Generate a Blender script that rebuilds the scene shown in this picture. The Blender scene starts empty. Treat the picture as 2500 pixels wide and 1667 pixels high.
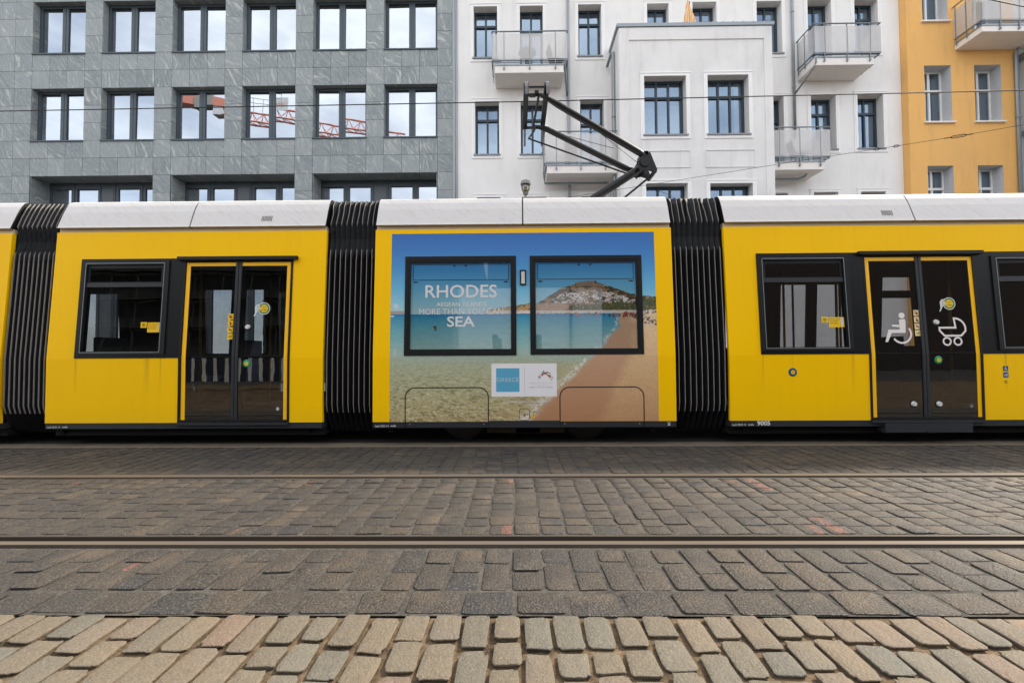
import bpy, math, random
import numpy as np
from mathutils import Vector, Matrix, Euler
random.seed(7); RS = np.random.RandomState(11)
sc = bpy.context.scene
COL = sc.collection

# ------------------------------------------------------------------ camera
cam = bpy.data.objects.new('camera', bpy.data.cameras.new('camera'))
COL.objects.link(cam)
cam.data.sensor_fit = 'HORIZONTAL'; cam.data.sensor_width = 36.0; cam.data.lens = 36.0*1070/2500
cam.data.clip_start = 0.05; cam.data.clip_end = 2000
cam.location = (0, 0, 1.166)
cam.rotation_euler = (Matrix.Rotation(math.radians(.66), 3, 'Z') @ Matrix.Rotation(math.radians(91.6), 3, 'X')
                      @ Matrix.Rotation(-.0055, 3, 'Z')).to_euler()
sc.camera = cam

# ------------------------------------------------------------------ sky, sun, exposure
SUN_EL, SUN_AZ = math.radians(43), math.radians(64)        # azimuth from +Y (ahead) towards +X (right)
w = bpy.data.worlds.new('World'); sc.world = w; w.use_nodes = True
nt = w.node_tree; nt.nodes.clear()
def N(t, **k):
    n = nt.nodes.new(t)
    for a, b in k.items(): setattr(n, a, b)
    return n
sky = N('ShaderNodeTexSky', sky_type='NISHITA', sun_disc=False, sun_elevation=SUN_EL, sun_rotation=SUN_AZ,
        air_density=1.0, dust_density=1.2, ozone_density=1.0)
tc = N('ShaderNodeTexCoord')
mp = N('ShaderNodeMapping'); mp.inputs['Scale'].default_value = (1.0, 1.0, 2.2); mp.inputs['Location'].default_value = (3.1, .4, .2)
nz = N('ShaderNodeTexNoise'); nz.inputs['Scale'].default_value = 2.1; nz.inputs['Detail'].default_value = 7; nz.inputs['Roughness'].default_value = .56
rp = N('ShaderNodeValToRGB'); rp.color_ramp.elements[0].position = .36; rp.color_ramp.elements[1].position = .58
rp.color_ramp.elements[0].color = (.30, .30, .30, 1); rp.color_ramp.elements[1].color = (.93, .93, .93, 1)
mx = N('ShaderNodeMixRGB'); mx.inputs[2].default_value = (10.1, 10.05, 10.15, 1)
bg = N('ShaderNodeBackground'); bg.inputs['Strength'].default_value = .10
out = N('ShaderNodeOutputWorld')
L = nt.links.new
L(tc.outputs['Generated'], mp.inputs['Vector']); L(mp.outputs[0], nz.inputs['Vector']); L(nz.outputs['Fac'], rp.inputs[0])
L(rp.outputs[0], mx.inputs[0]); L(sky.outputs[0], mx.inputs[1]); L(mx.outputs[0], bg.inputs[0]); L(bg.outputs[0], out.inputs[0])
sun = bpy.data.objects.new('sun', bpy.data.lights.new('sun', 'SUN')); COL.objects.link(sun)
sun.data.energy = 3.0; sun.data.angle = math.radians(5); sun.data.color = (1.0, .89, .74)
sd = Vector((math.sin(SUN_AZ)*math.cos(SUN_EL), math.cos(SUN_AZ)*math.cos(SUN_EL), math.sin(SUN_EL)))
sun.rotation_euler = sd.to_track_quat('Z', 'Y').to_euler(); sun.location = (0, 0, 40)
vs = sc.view_settings
vs.view_transform = 'Standard'; vs.look = 'None'; vs.exposure = 1.26; vs.gamma = 1; vs.use_curve_mapping = False
sc.cycles.max_bounces = 8; sc.cycles.transparent_max_bounces = 16; sc.cycles.caustics_reflective = False
sc.cycles.caustics_refractive = False; sc.cycles.use_denoising = True; sc.cycles.sample_clamp_indirect = 6

# ------------------------------------------------------------------ materials
MATS = {}
class G:
    """small node-graph writer"""
    def __init__(s, name):
        s.m = bpy.data.materials.new(name); s.m.use_nodes = True; s.t = s.m.node_tree; s.t.nodes.clear()
        s.out = s.t.nodes.new('ShaderNodeOutputMaterial'); MATS[name] = s.m
    def n(s, typ, ins=None, **k):
        n = s.t.nodes.new('ShaderNode'+typ)
        for a, b in k.items(): setattr(n, a, b)
        for a, b in (ins or {}).items(): s.put(n.inputs[a], b)
        return n
    def put(s, sock, v):
        if hasattr(v, 'is_output'): s.t.links.new(v, sock)
        elif hasattr(v, 'outputs'): s.t.links.new(v.outputs[0], sock)
        else:
            if isinstance(v, tuple) and len(v) == 3 and sock.type == 'RGBA': v = v+(1,)
            sock.default_value = v
    def math(s, op, a, b=0.0, clamp=False):
        n = s.n('Math', operation=op, use_clamp=clamp); s.put(n.inputs[0], a); s.put(n.inputs[1], b); return n.outputs[0]
    def mix(s, f, a, b, blend='MIX'):
        n = s.n('MixRGB', blend_type=blend); s.put(n.inputs[0], f); s.put(n.inputs[1], a); s.put(n.inputs[2], b); return n.outputs[0]
    def ramp(s, f, *pts):
        n = s.n('ValToRGB'); e = n.color_ramp.elements
        while len(e) < len(pts): e.new(.5)
        for i, (p, c) in enumerate(pts):
            e[i].position = p; e[i].color = (c, c, c, 1) if not isinstance(c, tuple) else c+(1,)
        s.put(n.inputs[0], f); return n.outputs[0]
    def noise(s, vec=None, scale=5, detail=4, rough=.55, dist=0.0):
        n = s.n('TexNoise', {'Scale': scale, 'Detail': detail, 'Roughness': rough, 'Distortion': dist})
        if vec is not None: s.put(n.inputs['Vector'], vec)
        return n.outputs['Fac']
    def pos(s): return s.n('NewGeometry').outputs['Position']
    def mapv(s, vec, scale=(1, 1, 1), rot=(0, 0, 0), loc=(0, 0, 0)):
        if rot != (0, 0, 0):
            r_ = s.n('Mapping'); s.put(r_.inputs['Vector'], vec); s.put(r_.inputs['Rotation'], rot); vec = r_.outputs[0]
        n = s.n('Mapping'); s.put(n.inputs['Vector'], vec); s.put(n.inputs['Scale'], scale); s.put(n.inputs['Location'], loc)
        return n.outputs[0]
    def rnd(s):
        a = s.n('ObjectInfo').outputs['Random']; b = s.n('NewGeometry').outputs['Random Per Island']
        return s.math('FRACT', s.math('ADD', s.math('MULTIPLY', a, 7.31), b))
    def bump(s, h, strength=.3, dist=.01):
        return s.n('Bump', {'Height': h, 'Strength': strength, 'Distance': dist}).outputs[0]
    def bsdf(s, color, rough=.6, spec=.5, normal=None, metal=0.0, coat=0.0):
        n = s.n('BsdfPrincipled', {'Base Color': color, 'Roughness': rough, 'Specular IOR Level': spec, 'Metallic': metal, 'Coat Weight': coat})
        if normal is not None: s.put(n.inputs['Normal'], normal)
        s.t.links.new(n.outputs[0], s.out.inputs[0]); return n
    def final(s, sh): s.t.links.new(sh.outputs[0], s.out.inputs[0])

def flat(name, c, rough=.6, spec=.5, metal=0.0, var=.12, scale=6.0):
    g = G(name); f = g.noise(g.pos(), scale, 5)
    a = tuple(x*(1-var) for x in c); b = tuple(min(1, x*(1+var)) for x in c)
    g.bsdf(g.mix(f, a, b), rough, spec, None, metal); return g.m

def make_materials():
    # tram paint: dusty yellow with faint runs below the joints
    g = G('yellow_paint'); p = g.pos()
    run = g.noise(g.mapv(p, (9, 1, .35)), 2.2, 5); fine = g.noise(g.mapv(p, (40, 1, 3)), 3, 4); blot = g.noise(p, 1.2, 4)
    c = g.mix(g.math('MULTIPLY', g.ramp(run, (.5, 0), (.8, 1)), .22), (.98, .565, .0), (.84, .46, .002))
    c = g.mix(g.math('MULTIPLY', fine, .10), c, (.98, .60, .004)); c = g.mix(g.math('MULTIPLY', g.ramp(blot, (.45, 0), (.8, 1)), .10), c, (.66, .38, .015))
    sx = g.n('SeparateXYZ'); g.put(sx.inputs[0], p); tot = None
    for x0, wd in ((-5.735, .022), (-4.80, .05), (-4.62, .02), (3.135, .02), (4.27, .03), (6.19, .02), (.9, .0), (3.507, .006)):
        k = g.math('SUBTRACT', 1.0, g.math('DIVIDE', g.math('ABSOLUTE', g.math('SUBTRACT', g.math('ADD', sx.outputs[0], g.math('MULTIPLY', run, .03)), x0+.015)), max(wd, .001)), True)
        tot = k if tot is None else g.math('MAXIMUM', tot, k)
    fade = g.math('MULTIPLY', g.math('MULTIPLY', g.math('SUBTRACT', sx.outputs[2], .62), 2.2, True), g.math('LESS_THAN', sx.outputs[2], 1.135))
    c = g.mix(g.math('MULTIPLY', g.math('MULTIPLY', tot, fade), .38), c, (.30, .19, .02))
    foot = g.math('SUBTRACT', 1.0, g.math('DIVIDE', g.math('SUBTRACT', sx.outputs[2], .30), .22), True); c = g.mix(g.math('MULTIPLY', g.math('MULTIPLY', foot, fine), .16), c, (.45, .30, .06))
    g.bsdf(c, g.math('ADD', g.math('MULTIPLY', blot, .18), .36), .12, g.bump(g.noise(p, 2.0, 2), .05, .02))
    flat('door_yellow', (1.0, .53, .001), .45, .4, var=.05)
    # roof fairing with slanting wash marks
    g = G('roof_white'); p = g.pos()
    s1 = g.noise(g.mapv(p, (3, 1, 24), (0, math.radians(-38), 0)), 1.6, 5, .6)
    s2 = g.noise(g.mapv(p, (6, 1, 60), (0, math.radians(-46), 0)), 1.5, 4, .6); s3 = g.noise(p, 1.1, 4)
    c = g.mix(g.math('MULTIPLY', g.ramp(s1, (.50, 0), (.70, 1)), .24), (.63, .615, .60), (.33, .32, .31))
    c = g.mix(g.math('MULTIPLY', g.ramp(s2, (.62, 0), (.69, 1)), .34), c, (.26, .25, .24)); c = g.mix(g.math('MULTIPLY', s3, .25), c, (.56, .545, .52))
    g.bsdf(c, .55, .35)
    flat('ledge_cream', (.52, .45, .33), .6, .3)
    flat('skirt_grey', (.024, .027, .031), .5, .3)
    flat('panel_black', (.007, .008, .009), .35, .22)
    flat('frame_black', (.008, .009, .010), .5, .22)
    flat('tram_seal', (.006, .006, .006), .6, .3)
    flat('under_black', (.010, .010, .010), .8, .2)
    flat('bogie', (.055, .043, .022), .7, .3, var=.5)
    flat('wheel_steel', (.05, .048, .045), .5, .5, .6)
    g = G('bellows_rubber'); p = g.pos(); f = g.noise(p, 14, 5)
    g.bsdf(g.mix(f, (.004, .005, .006), (.012, .014, .017)), g.math('ADD', g.math('MULTIPLY', f, .25), .50), .22, g.bump(g.noise(p, 9, 3), .35, .03))
    g = G('bellows_edge'); p = g.pos(); f = g.noise(g.mapv(p, (3, 3, 2)), 6, 4)
    g.bsdf(g.mix(f, (.18, .16, .135), (.33, .31, .285)), .5, .4)
    flat('interior_dark', (.035, .034, .032), .8, .2)
    flat('seat_blue', (.02, .03, .06), .85, .2); flat('pole_yellow', (.55, .33, .01), .4, .5)
    # glass
    def glass(name, refl, tint, rough=.0, wav=.0, gcol=(1, 1, 1), scale=2.0):
        g = G(name); p = g.pos()
        nrm = g.bump(g.noise(p, scale, 2), wav, .05) if wav else None
        fr = g.n('Fresnel', {'IOR': 1.5})
        gl = g.n('BsdfGlossy', {'Color': gcol, 'Roughness': rough}); tr = g.n('BsdfTransparent', {'Color': tint})
        if nrm is not None: g.put(gl.inputs['Normal'], nrm); g.put(fr.inputs['Normal'], nrm)
        f = g.math('ADD', refl, g.math('MULTIPLY', fr.outputs[0], .8), True)
        ms = g.n('MixShader', {0: f, 1: tr, 2: gl}); g.final(ms)
    glass('tram_glass', .065, (.42, .425, .43), 0, .018, scale=2.0); glass('far_glass', .03, (.80, .81, .82))
    glass('office_glass', .45, (.25, .28, .30), 0, .02, (.84, .92, 1.0), .8)
    glass('house_glass', .27, (.50, .53, .55), 0, .03, (.62, .80, 1.0), 1.2)
    g = G('frosted'); p = g.pos()
    d = g.n('BsdfDiffuse', {'Color': g.mix(g.noise(p, 2, 3), (.66, .64, .62), (.72, .70, .68))}); t = g.n('BsdfTransparent', {'Color': (.92, .92, .92)})
    gl = g.n('BsdfGlossy', {'Roughness': .25}); m1 = g.n('MixShader', {0: .40, 1: t, 2: d}); g.final(g.n('MixShader', {0: .06, 1: m1, 2: gl}))
    # facades
    def plaster(name, c, stain, amt):
        g = G(name); p = g.pos(); a = g.noise(p, .9, 6, .6); b = g.noise(g.mapv(p, (3, 3, .5)), 1.4, 5); f = g.noise(p, 30, 3)
        k = g.mix(g.math('MULTIPLY', g.ramp(a, (.42, 0), (.75, 1)), amt), c, stain)
        k = g.mix(g.math('MULTIPLY', g.ramp(b, (.52, 0), (.8, 1)), amt*.8), k, tuple(x*.82 for x in stain))
        g.bsdf(k, .9, .15, g.bump(f, .25, .004))
    plaster('white_plaster', (.80, .785, .765), (.67, .65, .63), .42)
    plaster('bay_plaster', (.745, .73, .715), (.61, .60, .59), .65)
    plaster('orange_plaster', (.79, .45, .15), (.69, .41, .17), .6)
    plaster('pale_plaster', (.62, .61, .60), (.5, .49, .48), .5)
    flat('trim_white', (.84, .83, .82), .7, .25, var=.04)
    flat('slab_white', (.78, .74, .70), .85, .2, var=.08)
    g = G('stone_panel'); oi = g.n('ObjectInfo'); tcn = g.n('TexCoord').outputs['Object']; pp = g.pos()
    off = g.n('CombineXYZ'); r = oi.outputs['Random']
    for i, k in enumerate((37., 91., 53.)): g.put(off.inputs[i], g.math('MULTIPLY', r, k))
    ang = g.n('CombineXYZ'); g.put(ang.inputs[1], g.math('ADD', g.math('MULTIPLY', g.math('FRACT', g.math('MULTIPLY', r, 13.7)), 1.1), -1.55))
    wob = g.n('TexNoise', {'Scale': 2.2, 'Detail': 2}); va = g.n('VectorMath', operation='ADD'); g.put(va.inputs[0], pp); g.put(va.inputs[1], off.outputs[0]); g.put(wob.inputs['Vector'], va.outputs[0])
    ws = g.n('VectorMath', operation='SCALE'); g.put(ws.inputs[0], wob.outputs['Color']); g.put(ws.inputs['Scale'], .30); vw = g.n('VectorMath', operation='ADD'); g.put(vw.inputs[0], va.outputs[0]); g.put(vw.inputs[1], ws.outputs[0])
    rt = g.n('Mapping'); g.put(rt.inputs['Vector'], vw.outputs[0]); g.put(rt.inputs['Rotation'], ang.outputs[0]); mv = g.mapv(rt.outputs[0], (1.3, 1.3, 8.0))
    vein = g.noise(mv, 1.1, 8, .62, .5); vein2 = g.noise(mv, 2.6, 7, .7, .4); fine = g.noise(va.outputs[0], 45, 5, .72); blot = g.noise(va.outputs[0], 1.6, 3)
    c = g.mix(g.ramp(vein2, (.36, 0), (.66, 1)), (.165, .198, .212), (.325, .352, .350))
    c = g.mix(g.math('MULTIPLY', g.ramp(vein, (.56, 0), (.66, 1)), .85), c, (.56, .575, .52))
    c = g.mix(g.math('MULTIPLY', g.ramp(fine, (.42, 0), (.70, 1)), .45), c, (.12, .145, .155))
    c = g.mix(g.math('MULTIPLY', g.math('FRACT', g.math('MULTIPLY', r, 5.3)), .40), c, (.38, .405, .405))
    c = g.mix(g.math('MULTIPLY', g.ramp(blot, (.5, 0), (.8, 1)), .30), c, (.24, .27, .28))
    g.bsdf(c, .5, .3, g.bump(fine, .15, .004))
    flat('wall_backing', (.05, .055, .058), .9, .1)
    flat('office_frame', (.055, .075, .092), .45, .4); flat('office_blank', (.10, .115, .125), .5, .4)
    flat('petrol_frame', (.022, .042, .064), .45, .45)
    flat('white_frame', (.74, .735, .72), .5, .3); flat('reveal_grey', (.56, .57, .58), .85, .2)
    flat('room', (.22, .22, .21), .9, .1); flat('curtain', (.66, .67, .66), .9, .1, var=.2, scale=18)
    flat('zinc', (.27, .30, .32), .45, .45, .4); flat('steel_rail', (.20, .23, .25), .45, .5, .5); flat('sill_grey', (.25, .26, .28), .55, .4)
    flat('blue_fabric', (.10, .12, .16), .9, .1); flat('wood', (.30, .19, .11), .7, .2, var=.4)
    g = G('parasol_cloth'); p = g.pos(); wv = g.n('TexWave', {'Scale': 7.0, 'Distortion': 2.5, 'Detail': 2}, bands_direction='X')
    g.put(wv.inputs['Vector'], p); g.bsdf(g.ramp(wv.outputs[0], (.25, (.70, .30, .10)), (.5, (.80, .50, .16)), (.75, (.80, .68, .50))), .9, .1)
    flat('wire', (.012, .012, .012), .6, .3); flat('panto_black', (.007, .0075, .008), .42, .35); flat('panto_strip', (.13, .135, .14), .5, .4)
    flat('lamp_grey', (.22, .22, .20), .6, .3, var=.4)
    glass('lamp_glass', .10, (.75, .68, .50), .25)
    # signs
    for nm, c in dict(sign_white=(.80, .79, .80), sign_yellow=(.83, .52, .005), sign_blue=(.012, .06, .17), sign_green=(.01, .28, .13), icon_white=(.78, .73, .70),
                      sign_black=(.01, .01, .01), sign_red=(.55, .05, .02), sign_cream=(.80, .66, .33), btn_grey=(.62, .62, .62), greece_blue=(.10, .38, .56), letter_grey=(.42, .42, .44),
                      dot_navy=(.012, .045, .10), dot_teal=(.14, .40, .42), dot_orange=(.62, .16, .05), darkgreen=(.02, .17, .07), text_white=(.64, .64, .64), mesh_navy=(.02, .03, .05)).items():
        flat(nm, c, .5, .3, var=.04)
    g = G('ad_print'); at = g.n('Attribute', attribute_name='print'); g.bsdf(at.outputs['Color'], .38, .35)
    g = G('ad_film'); at = g.n('Attribute', attribute_name='print'); d = g.n('BsdfDiffuse', {'Color': at.outputs['Color']})
    tr = g.n('BsdfTransparent', {'Color': (.75, .76, .77)}); m1 = g.n('MixShader', {0: .70, 1: tr, 2: d})
    gl = g.n('BsdfGlossy', {'Roughness': .02}); fr = g.n('Fresnel', {'IOR': 1.5})
    g.final(g.n('MixShader', {0: g.math('ADD', g.math('MULTIPLY', fr.outputs[0], .9), .03), 1: m1, 2: gl}))
    # ground
    def stone(name, cols, speck, rough, bstr, grain, spec, marks=False):
        g = G(name); r = g.rnd(); p = g.pos(); r2 = g.math('FRACT', g.math('MULTIPLY', r, 17.3))
        c = g.ramp(r, *[(i/(len(cols)-1), k) for i, k in enumerate(cols)])
        big = g.noise(p, 9, 4); fi = g.noise(p, grain, 3, .6); mid_ = g.noise(p, grain*.35, 4, .65)
        zone = g.noise(p, .7, 3); c = g.mix(g.math('MULTIPLY', g.ramp(zone, (.45, 0), (.62, 1)), .45), c, cols[0])
        c = g.mix(g.math('MULTIPLY', r2, .28), c, tuple(x*.55 for x in cols[0]))
        c = g.mix(g.math('MULTIPLY', g.ramp(fi, (.54, 0), (.66, 1)), .75*speck), c, tuple(x*2.6+.02 for x in cols[1]))
        c = g.mix(g.math('MULTIPLY', g.ramp(fi, (.34, 1), (.46, 0)), .85*speck), c, tuple(x*.22 for x in cols[0]))
        c = g.mix(g.math('MULTIPLY', g.ramp(mid_, (.50, 0), (.72, 1)), .40), c, tuple(x*.60 for x in cols[-1]))
        c = g.mix(g.math('MULTIPLY', g.ramp(big, (.48, 0), (.75, 1)), .30), c, tuple(x*1.25 for x in cols[-1]))
        dust = g.noise(p, 2.6, 5); c = g.mix(g.math('MULTIPLY', g.ramp(dust, (.54, 0), (.75, 1)), .30), c, (.23, .165, .10))
        if marks:                                    # surveyors' red spray on a few setts
            sx = g.n('SeparateXYZ'); g.put(sx.inputs[0], p); tot = None
            for ax, ay, bx, by, hw in ((-1.902, 2.87, -1.856, 2.99, .022), (-.075, 2.87, -.078, 3.03, .032), (-.065, 3.976, -.066, 4.105, .022), (-1.895, 3.94, -1.903, 4.09, .02), (-4.058, 3.967, -4.047, 4.03, .03),
                                       (2.10, 2.88, 2.10, 3.158, .036), (1.95, 2.88, 1.968, 3.01, .022), (1.948, 3.913, 1.939, 4.05, .022), (2.136, 3.773, 2.111, 4.088, .042), (-2.14, 2.389, -2.14, 2.497, .02), (2.03, 3.1, 2.09, 3.15, .03)):
                my, hy, sl = (ay+by)/2, abs(by-ay)/2, (bx-ax)/(by-ay); hw = min(hw, .05)
                dy = g.math('SUBTRACT', sx.outputs[1], my); dx = g.math('SUBTRACT', g.math('SUBTRACT', sx.outputs[0], (ax+bx)/2), g.math('MULTIPLY', dy, max(-.4, min(.4, sl))))
                k = g.math('MULTIPLY', g.math('LESS_THAN', g.math('ABSOLUTE', dx), hw), g.math('LESS_THAN', g.math('ABSOLUTE', dy), hy))
                tot = k if tot is None else g.math('MAXIMUM', tot, k)
            worn = g.ramp(g.noise(p, 45, 4, .7), (.44, 0), (.55, 1)); c = g.mix(g.math('MULTIPLY', g.math('MULTIPLY', tot, worn), .34), c, (.50, .14, .09))
        g.bsdf(c, rough, spec, g.bump(g.math('ADD', fi, g.math('MULTIPLY', mid_, .8)), bstr, .012))
    stone('sett_granite', [(.030, .031, .033), (.048, .041, .033), (.067, .053, .039), (.038, .036, .033), (.080, .061, .043)], 1.0, .56, 1.0, 105, .40, True)
    stone('cobble_tan', [(.122, .113, .090), (.172, .136, .094), (.142, .120, .086), (.178, .127, .092), (.148, .135, .104), (.112, .108, .092)], .15, .66, .60, 95, .24)
    def bed(name, a, b, sc1=40):
        g = G(name); p = g.pos(); f = g.noise(p, sc1, 6, .7); k = g.noise(p, 3, 4)
        g.bsdf(g.mix(g.ramp(g.math('ADD', g.math('MULTIPLY', f, .6), g.math('MULTIPLY', k, .4)), (.35, 0), (.65, 1)), a, b), .9, .2, g.bump(f, .8, .015))
    bed('joint_sand', (.028, .021, .014), (.19, .132, .078), 26); bed('joint_bitumen', (.028, .027, .026), (.105, .096, .082), 32)
    bed('concrete_strip', (.13, .105, .075), (.19, .155, .115), 60); bed('asphalt', (.035, .034, .033), (.065, .062, .058), 80); bed('pavement', (.22, .21, .20), (.30, .29, .28), 30)
    g = G('rail_head'); p = g.pos(); f = g.noise(g.mapv(p, (.6, 60, 1)), 3, 4)
    g.bsdf(g.mix(f, (.085, .066, .050), (.165, .135, .108)), .46, .5, None, .2)
    flat('rail_rust', (.016, .010, .006), .75, .3, var=.4, scale=20); flat('rail_lip', (.06, .047, .036), .6, .4, .3)
    # things over the road that only mirror in the glass
    g = G('brick_wall'); tcx = g.n('TexCoord').outputs['Object']; br = g.n('TexBrick', {'Color1': (.046, .036, .034), 'Color2': (.034, .030, .029), 'Mortar': (.06, .056, .054), 'Scale': 4.0, 'Mortar Size': .02})
    g.put(br.inputs['Vector'], g.mapv(tcx, (1, 1, 1), (math.radians(90), 0, 0))); g.bsdf(br.outputs[0], .9, .1)
    flat('scaffold_net', (.035, .038, .036), .9, .1, var=.5); flat('crane_red', (.62, .24, .18), .5, .3); flat('crane_grey', (.28, .28, .27), .6, .3)
    flat('stripe_white', (.62, .63, .64), .8, .2); flat('dark_metal', (.03, .03, .03), .6, .3)
make_materials()

# ------------------------------------------------------------------ mesh helpers
class MB:
    def __init__(s): s.v = []; s.f = []; s.m = []
    def add(s, vs, fs, mi=0):
        o = len(s.v); s.v += [tuple(v) for v in vs]; s.f += [tuple(i+o for i in f) for f in fs]; s.m += [mi]*len(fs); return s
    def quad(s, a, b, c, d, mi=0): return s.add([a, b, c, d], [(0, 1, 2, 3)], mi)
    def box(s, x0, x1, y0, y1, z0, z1, mi=0):
        v = [(x, y, z) for x in (x0, x1) for y in (y0, y1) for z in (z0, z1)]
        return s.add(v, [(0, 1, 3, 2), (4, 6, 7, 5), (0, 4, 5, 1), (2, 3, 7, 6), (0, 2, 6, 4), (1, 5, 7, 3)], mi)
    def tube(s, path, r, n=8, mi=0, cap=True):
        P = [Vector(p) for p in path]; rr = r if isinstance(r, (list, tuple)) else [r]*len(P); vs = []; fs = []
        up = Vector((0, 0, 1))
        for i, p in enumerate(P):
            d = (P[min(i+1, len(P)-1)]-P[max(i-1, 0)]).normalized()
            a = d.cross(up if abs(d.z) < .95 else Vector((1, 0, 0))).normalized(); b = d.cross(a)
            vs += [tuple(p+(a*math.cos(2*math.pi*k/n)+b*math.sin(2*math.pi*k/n))*rr[i]) for k in range(n)]
        for i in range(len(P)-1):
            fs += [(i*n+k, i*n+(k+1) % n, (i+1)*n+(k+1) % n, (i+1)*n+k) for k in range(n)]
        if cap: fs += [tuple(range(n))[::-1], tuple(range((len(P)-1)*n, len(P)*n))]
        return s.add(vs, fs, mi)
    def bar(s, a, b, w, h, mi=0):
        a = Vector(a); b = Vector(b); d = (b-a).normalized(); u = d.cross(Vector((0, 0, 1)) if abs(d.z) < .95 else Vector((0, 1, 0))).normalized(); v = u.cross(d)
        vs = [tuple(p+u*su*w/2+v*sv*h/2) for p in (a, b) for su, sv in ((-1, -1), (1, -1), (1, 1), (-1, 1))]
        return s.add(vs, [(0, 1, 2, 3)[::-1], (4, 5, 6, 7), (0, 1, 5, 4), (1, 2, 6, 5), (2, 3, 7, 6), (3, 0, 4, 7)], mi)
    def plate(s, x0, x1, z0, z1, M, o, i, holes=(), mi=0, emi=None, edge=True, br=()):
        """sheet facing the road: front at offset o, side walls of rim and holes back to offset i"""
        emi = mi if emi is None else emi
        xs = sorted({x0, x1, *[v for h in holes for v in h[:2] if x0 < v < x1]})
        zs = sorted({z0, z1, *[v for h in holes for v in h[2:4] if z0 < v < z1], *[b for b in br if z0 < b < z1]})
        for a, b in zip(xs, xs[1:]):
            for c, d in zip(zs, zs[1:]):
                mx_, mz = (a+b)/2, (c+d)/2
                if any(h[0] < mx_ < h[1] and h[2] < mz < h[3] for h in holes): continue
                s.quad(M(a, c, o), M(b, c, o), M(b, d, o), M(a, d, o), mi)
        def rim(a, b, c, d, flip, e):
            zz = sorted({c, d, *[q for q in br if c < q < d]})
            for p, q in zip(zz, zz[1:]):
                for x, f in ((a, flip), (b, not flip)):
                    vs = [M(x, p, o), M(x, q, o), M(x, q, i), M(x, p, i)]; s.quad(*(vs if f else vs[::-1]), mi=e)
            for z, f in ((c, flip), (d, not flip)):
                vs = [M(a, z, o), M(b, z, o), M(b, z, i), M(a, z, i)]; s.quad(*(vs[::-1] if f else vs), mi=e)
        if edge: rim(x0, x1, z0, z1, True, mi)
        for h in holes: rim(h[0], h[1], h[2], h[3], False, emi)
        return s
    def stroke(s, pts, wd, M, o, closed=False, mi=0):
        P = [Vector(p) for p in pts]; n = len(P); Lf = []; Rt = []
        for k in range(n):
            a = P[(k-1) % n] if (closed or k > 0) else P[k]; b = P[(k+1) % n] if (closed or k < n-1) else P[k]
            d1 = (P[k]-a).normalized() if (P[k]-a).length > 1e-9 else (b-P[k]).normalized(); d2 = (b-P[k]).normalized() if (b-P[k]).length > 1e-9 else d1
            t = (d1+d2); t = t.normalized() if t.length > 1e-6 else d1
            nn = Vector((-t.y, t.x)); k2 = min(2.0, 1/max(.3, nn.dot(Vector((-d1.y, d1.x)))))
            Lf.append(P[k]+nn*wd/2*k2); Rt.append(P[k]-nn*wd/2*k2)
        for k in range(n if closed else n-1):
            j = (k+1) % n; s.quad(M(*Rt[k], o), M(*Rt[j], o), M(*Lf[j], o), M(*Lf[k], o), mi)
        return s
    def disc(s, x, z, r, M, o, n=20, mi=0, r0=0.0, sx=1.0):
        c = [(x+sx*r*math.cos(2*math.pi*k/n), z+r*math.sin(2*math.pi*k/n)) for k in range(n)]
        if r0: q = [(x+sx*r0*math.cos(2*math.pi*k/n), z+r0*math.sin(2*math.pi*k/n)) for k in range(n)]
        if r0:
            for k in range(n):
                j = (k+1) % n; s.quad(M(*q[k], o), M(*c[k], o), M(*c[j], o), M(*q[j], o), mi)
        else: s.add([M(*p, o) for p in c], [tuple(range(n))], mi)
        return s
    def knob(s, x, z, r, M, o, h, n=16, mi=0):
        a = [M(x+r*math.cos(2*math.pi*k/n), z+r*math.sin(2*math.pi*k/n), o) for k in range(n)]
        b = [M(x+.8*r*math.cos(2*math.pi*k/n), z+.8*r*math.sin(2*math.pi*k/n), o+h) for k in range(n)]
        return s.add(a+b, [(k, (k+1) % n, n+(k+1) % n, n+k) for k in range(n)]+[tuple(range(n, 2*n))], mi)
    def poly(s, pts, M, o, mi=0): return s.add([M(*p, o) for p in pts], [tuple(range(len(pts)))], mi)
    def mesh(s, name, mats, smooth=False):
        me = bpy.data.meshes.new(name); me.from_pydata(s.v, [], s.f)
        for m in ([mats] if isinstance(mats, str) else mats): me.materials.append(MATS[m])
        if len(me.materials) > 1: me.polygons.foreach_set('material_index', s.m)
        if smooth: me.polygons.foreach_set('use_smooth', [True]*len(me.polygons))
        me.update(); return me
    def build(s, name, mats, parent=None, smooth=False): return link(name, s.mesh(name, mats, smooth), parent)
def link(name, data, parent=None):
    o = bpy.data.objects.new(name, data); COL.objects.link(o)
    if parent is not None:
        o.parent = parent
        if parent.parent is None: o.matrix_parent_inverse = Matrix.Translation(-parent.location)
    return o
def tag(o, label=None, cat=None, group=None, kind=None):
    for k, v in (('label', label), ('category', cat), ('group', group), ('kind', kind)):
        if v: o[k] = v
    return o
def thing(name, label, cat, loc=(0, 0, 0), group=None):
    o = bpy.data.objects.new(name, None); COL.objects.link(o); o.location = loc; return tag(o, label, cat, group)
def struct(o): o['kind'] = 'structure'; return o
def arc(cx, cz, r, a0, a1, n=10): return [(cx+r*math.cos(math.radians(a0+(a1-a0)*k/n)), cz+r*math.sin(math.radians(a0+(a1-a0)*k/n))) for k in range(n+1)]
FONT = None
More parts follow.
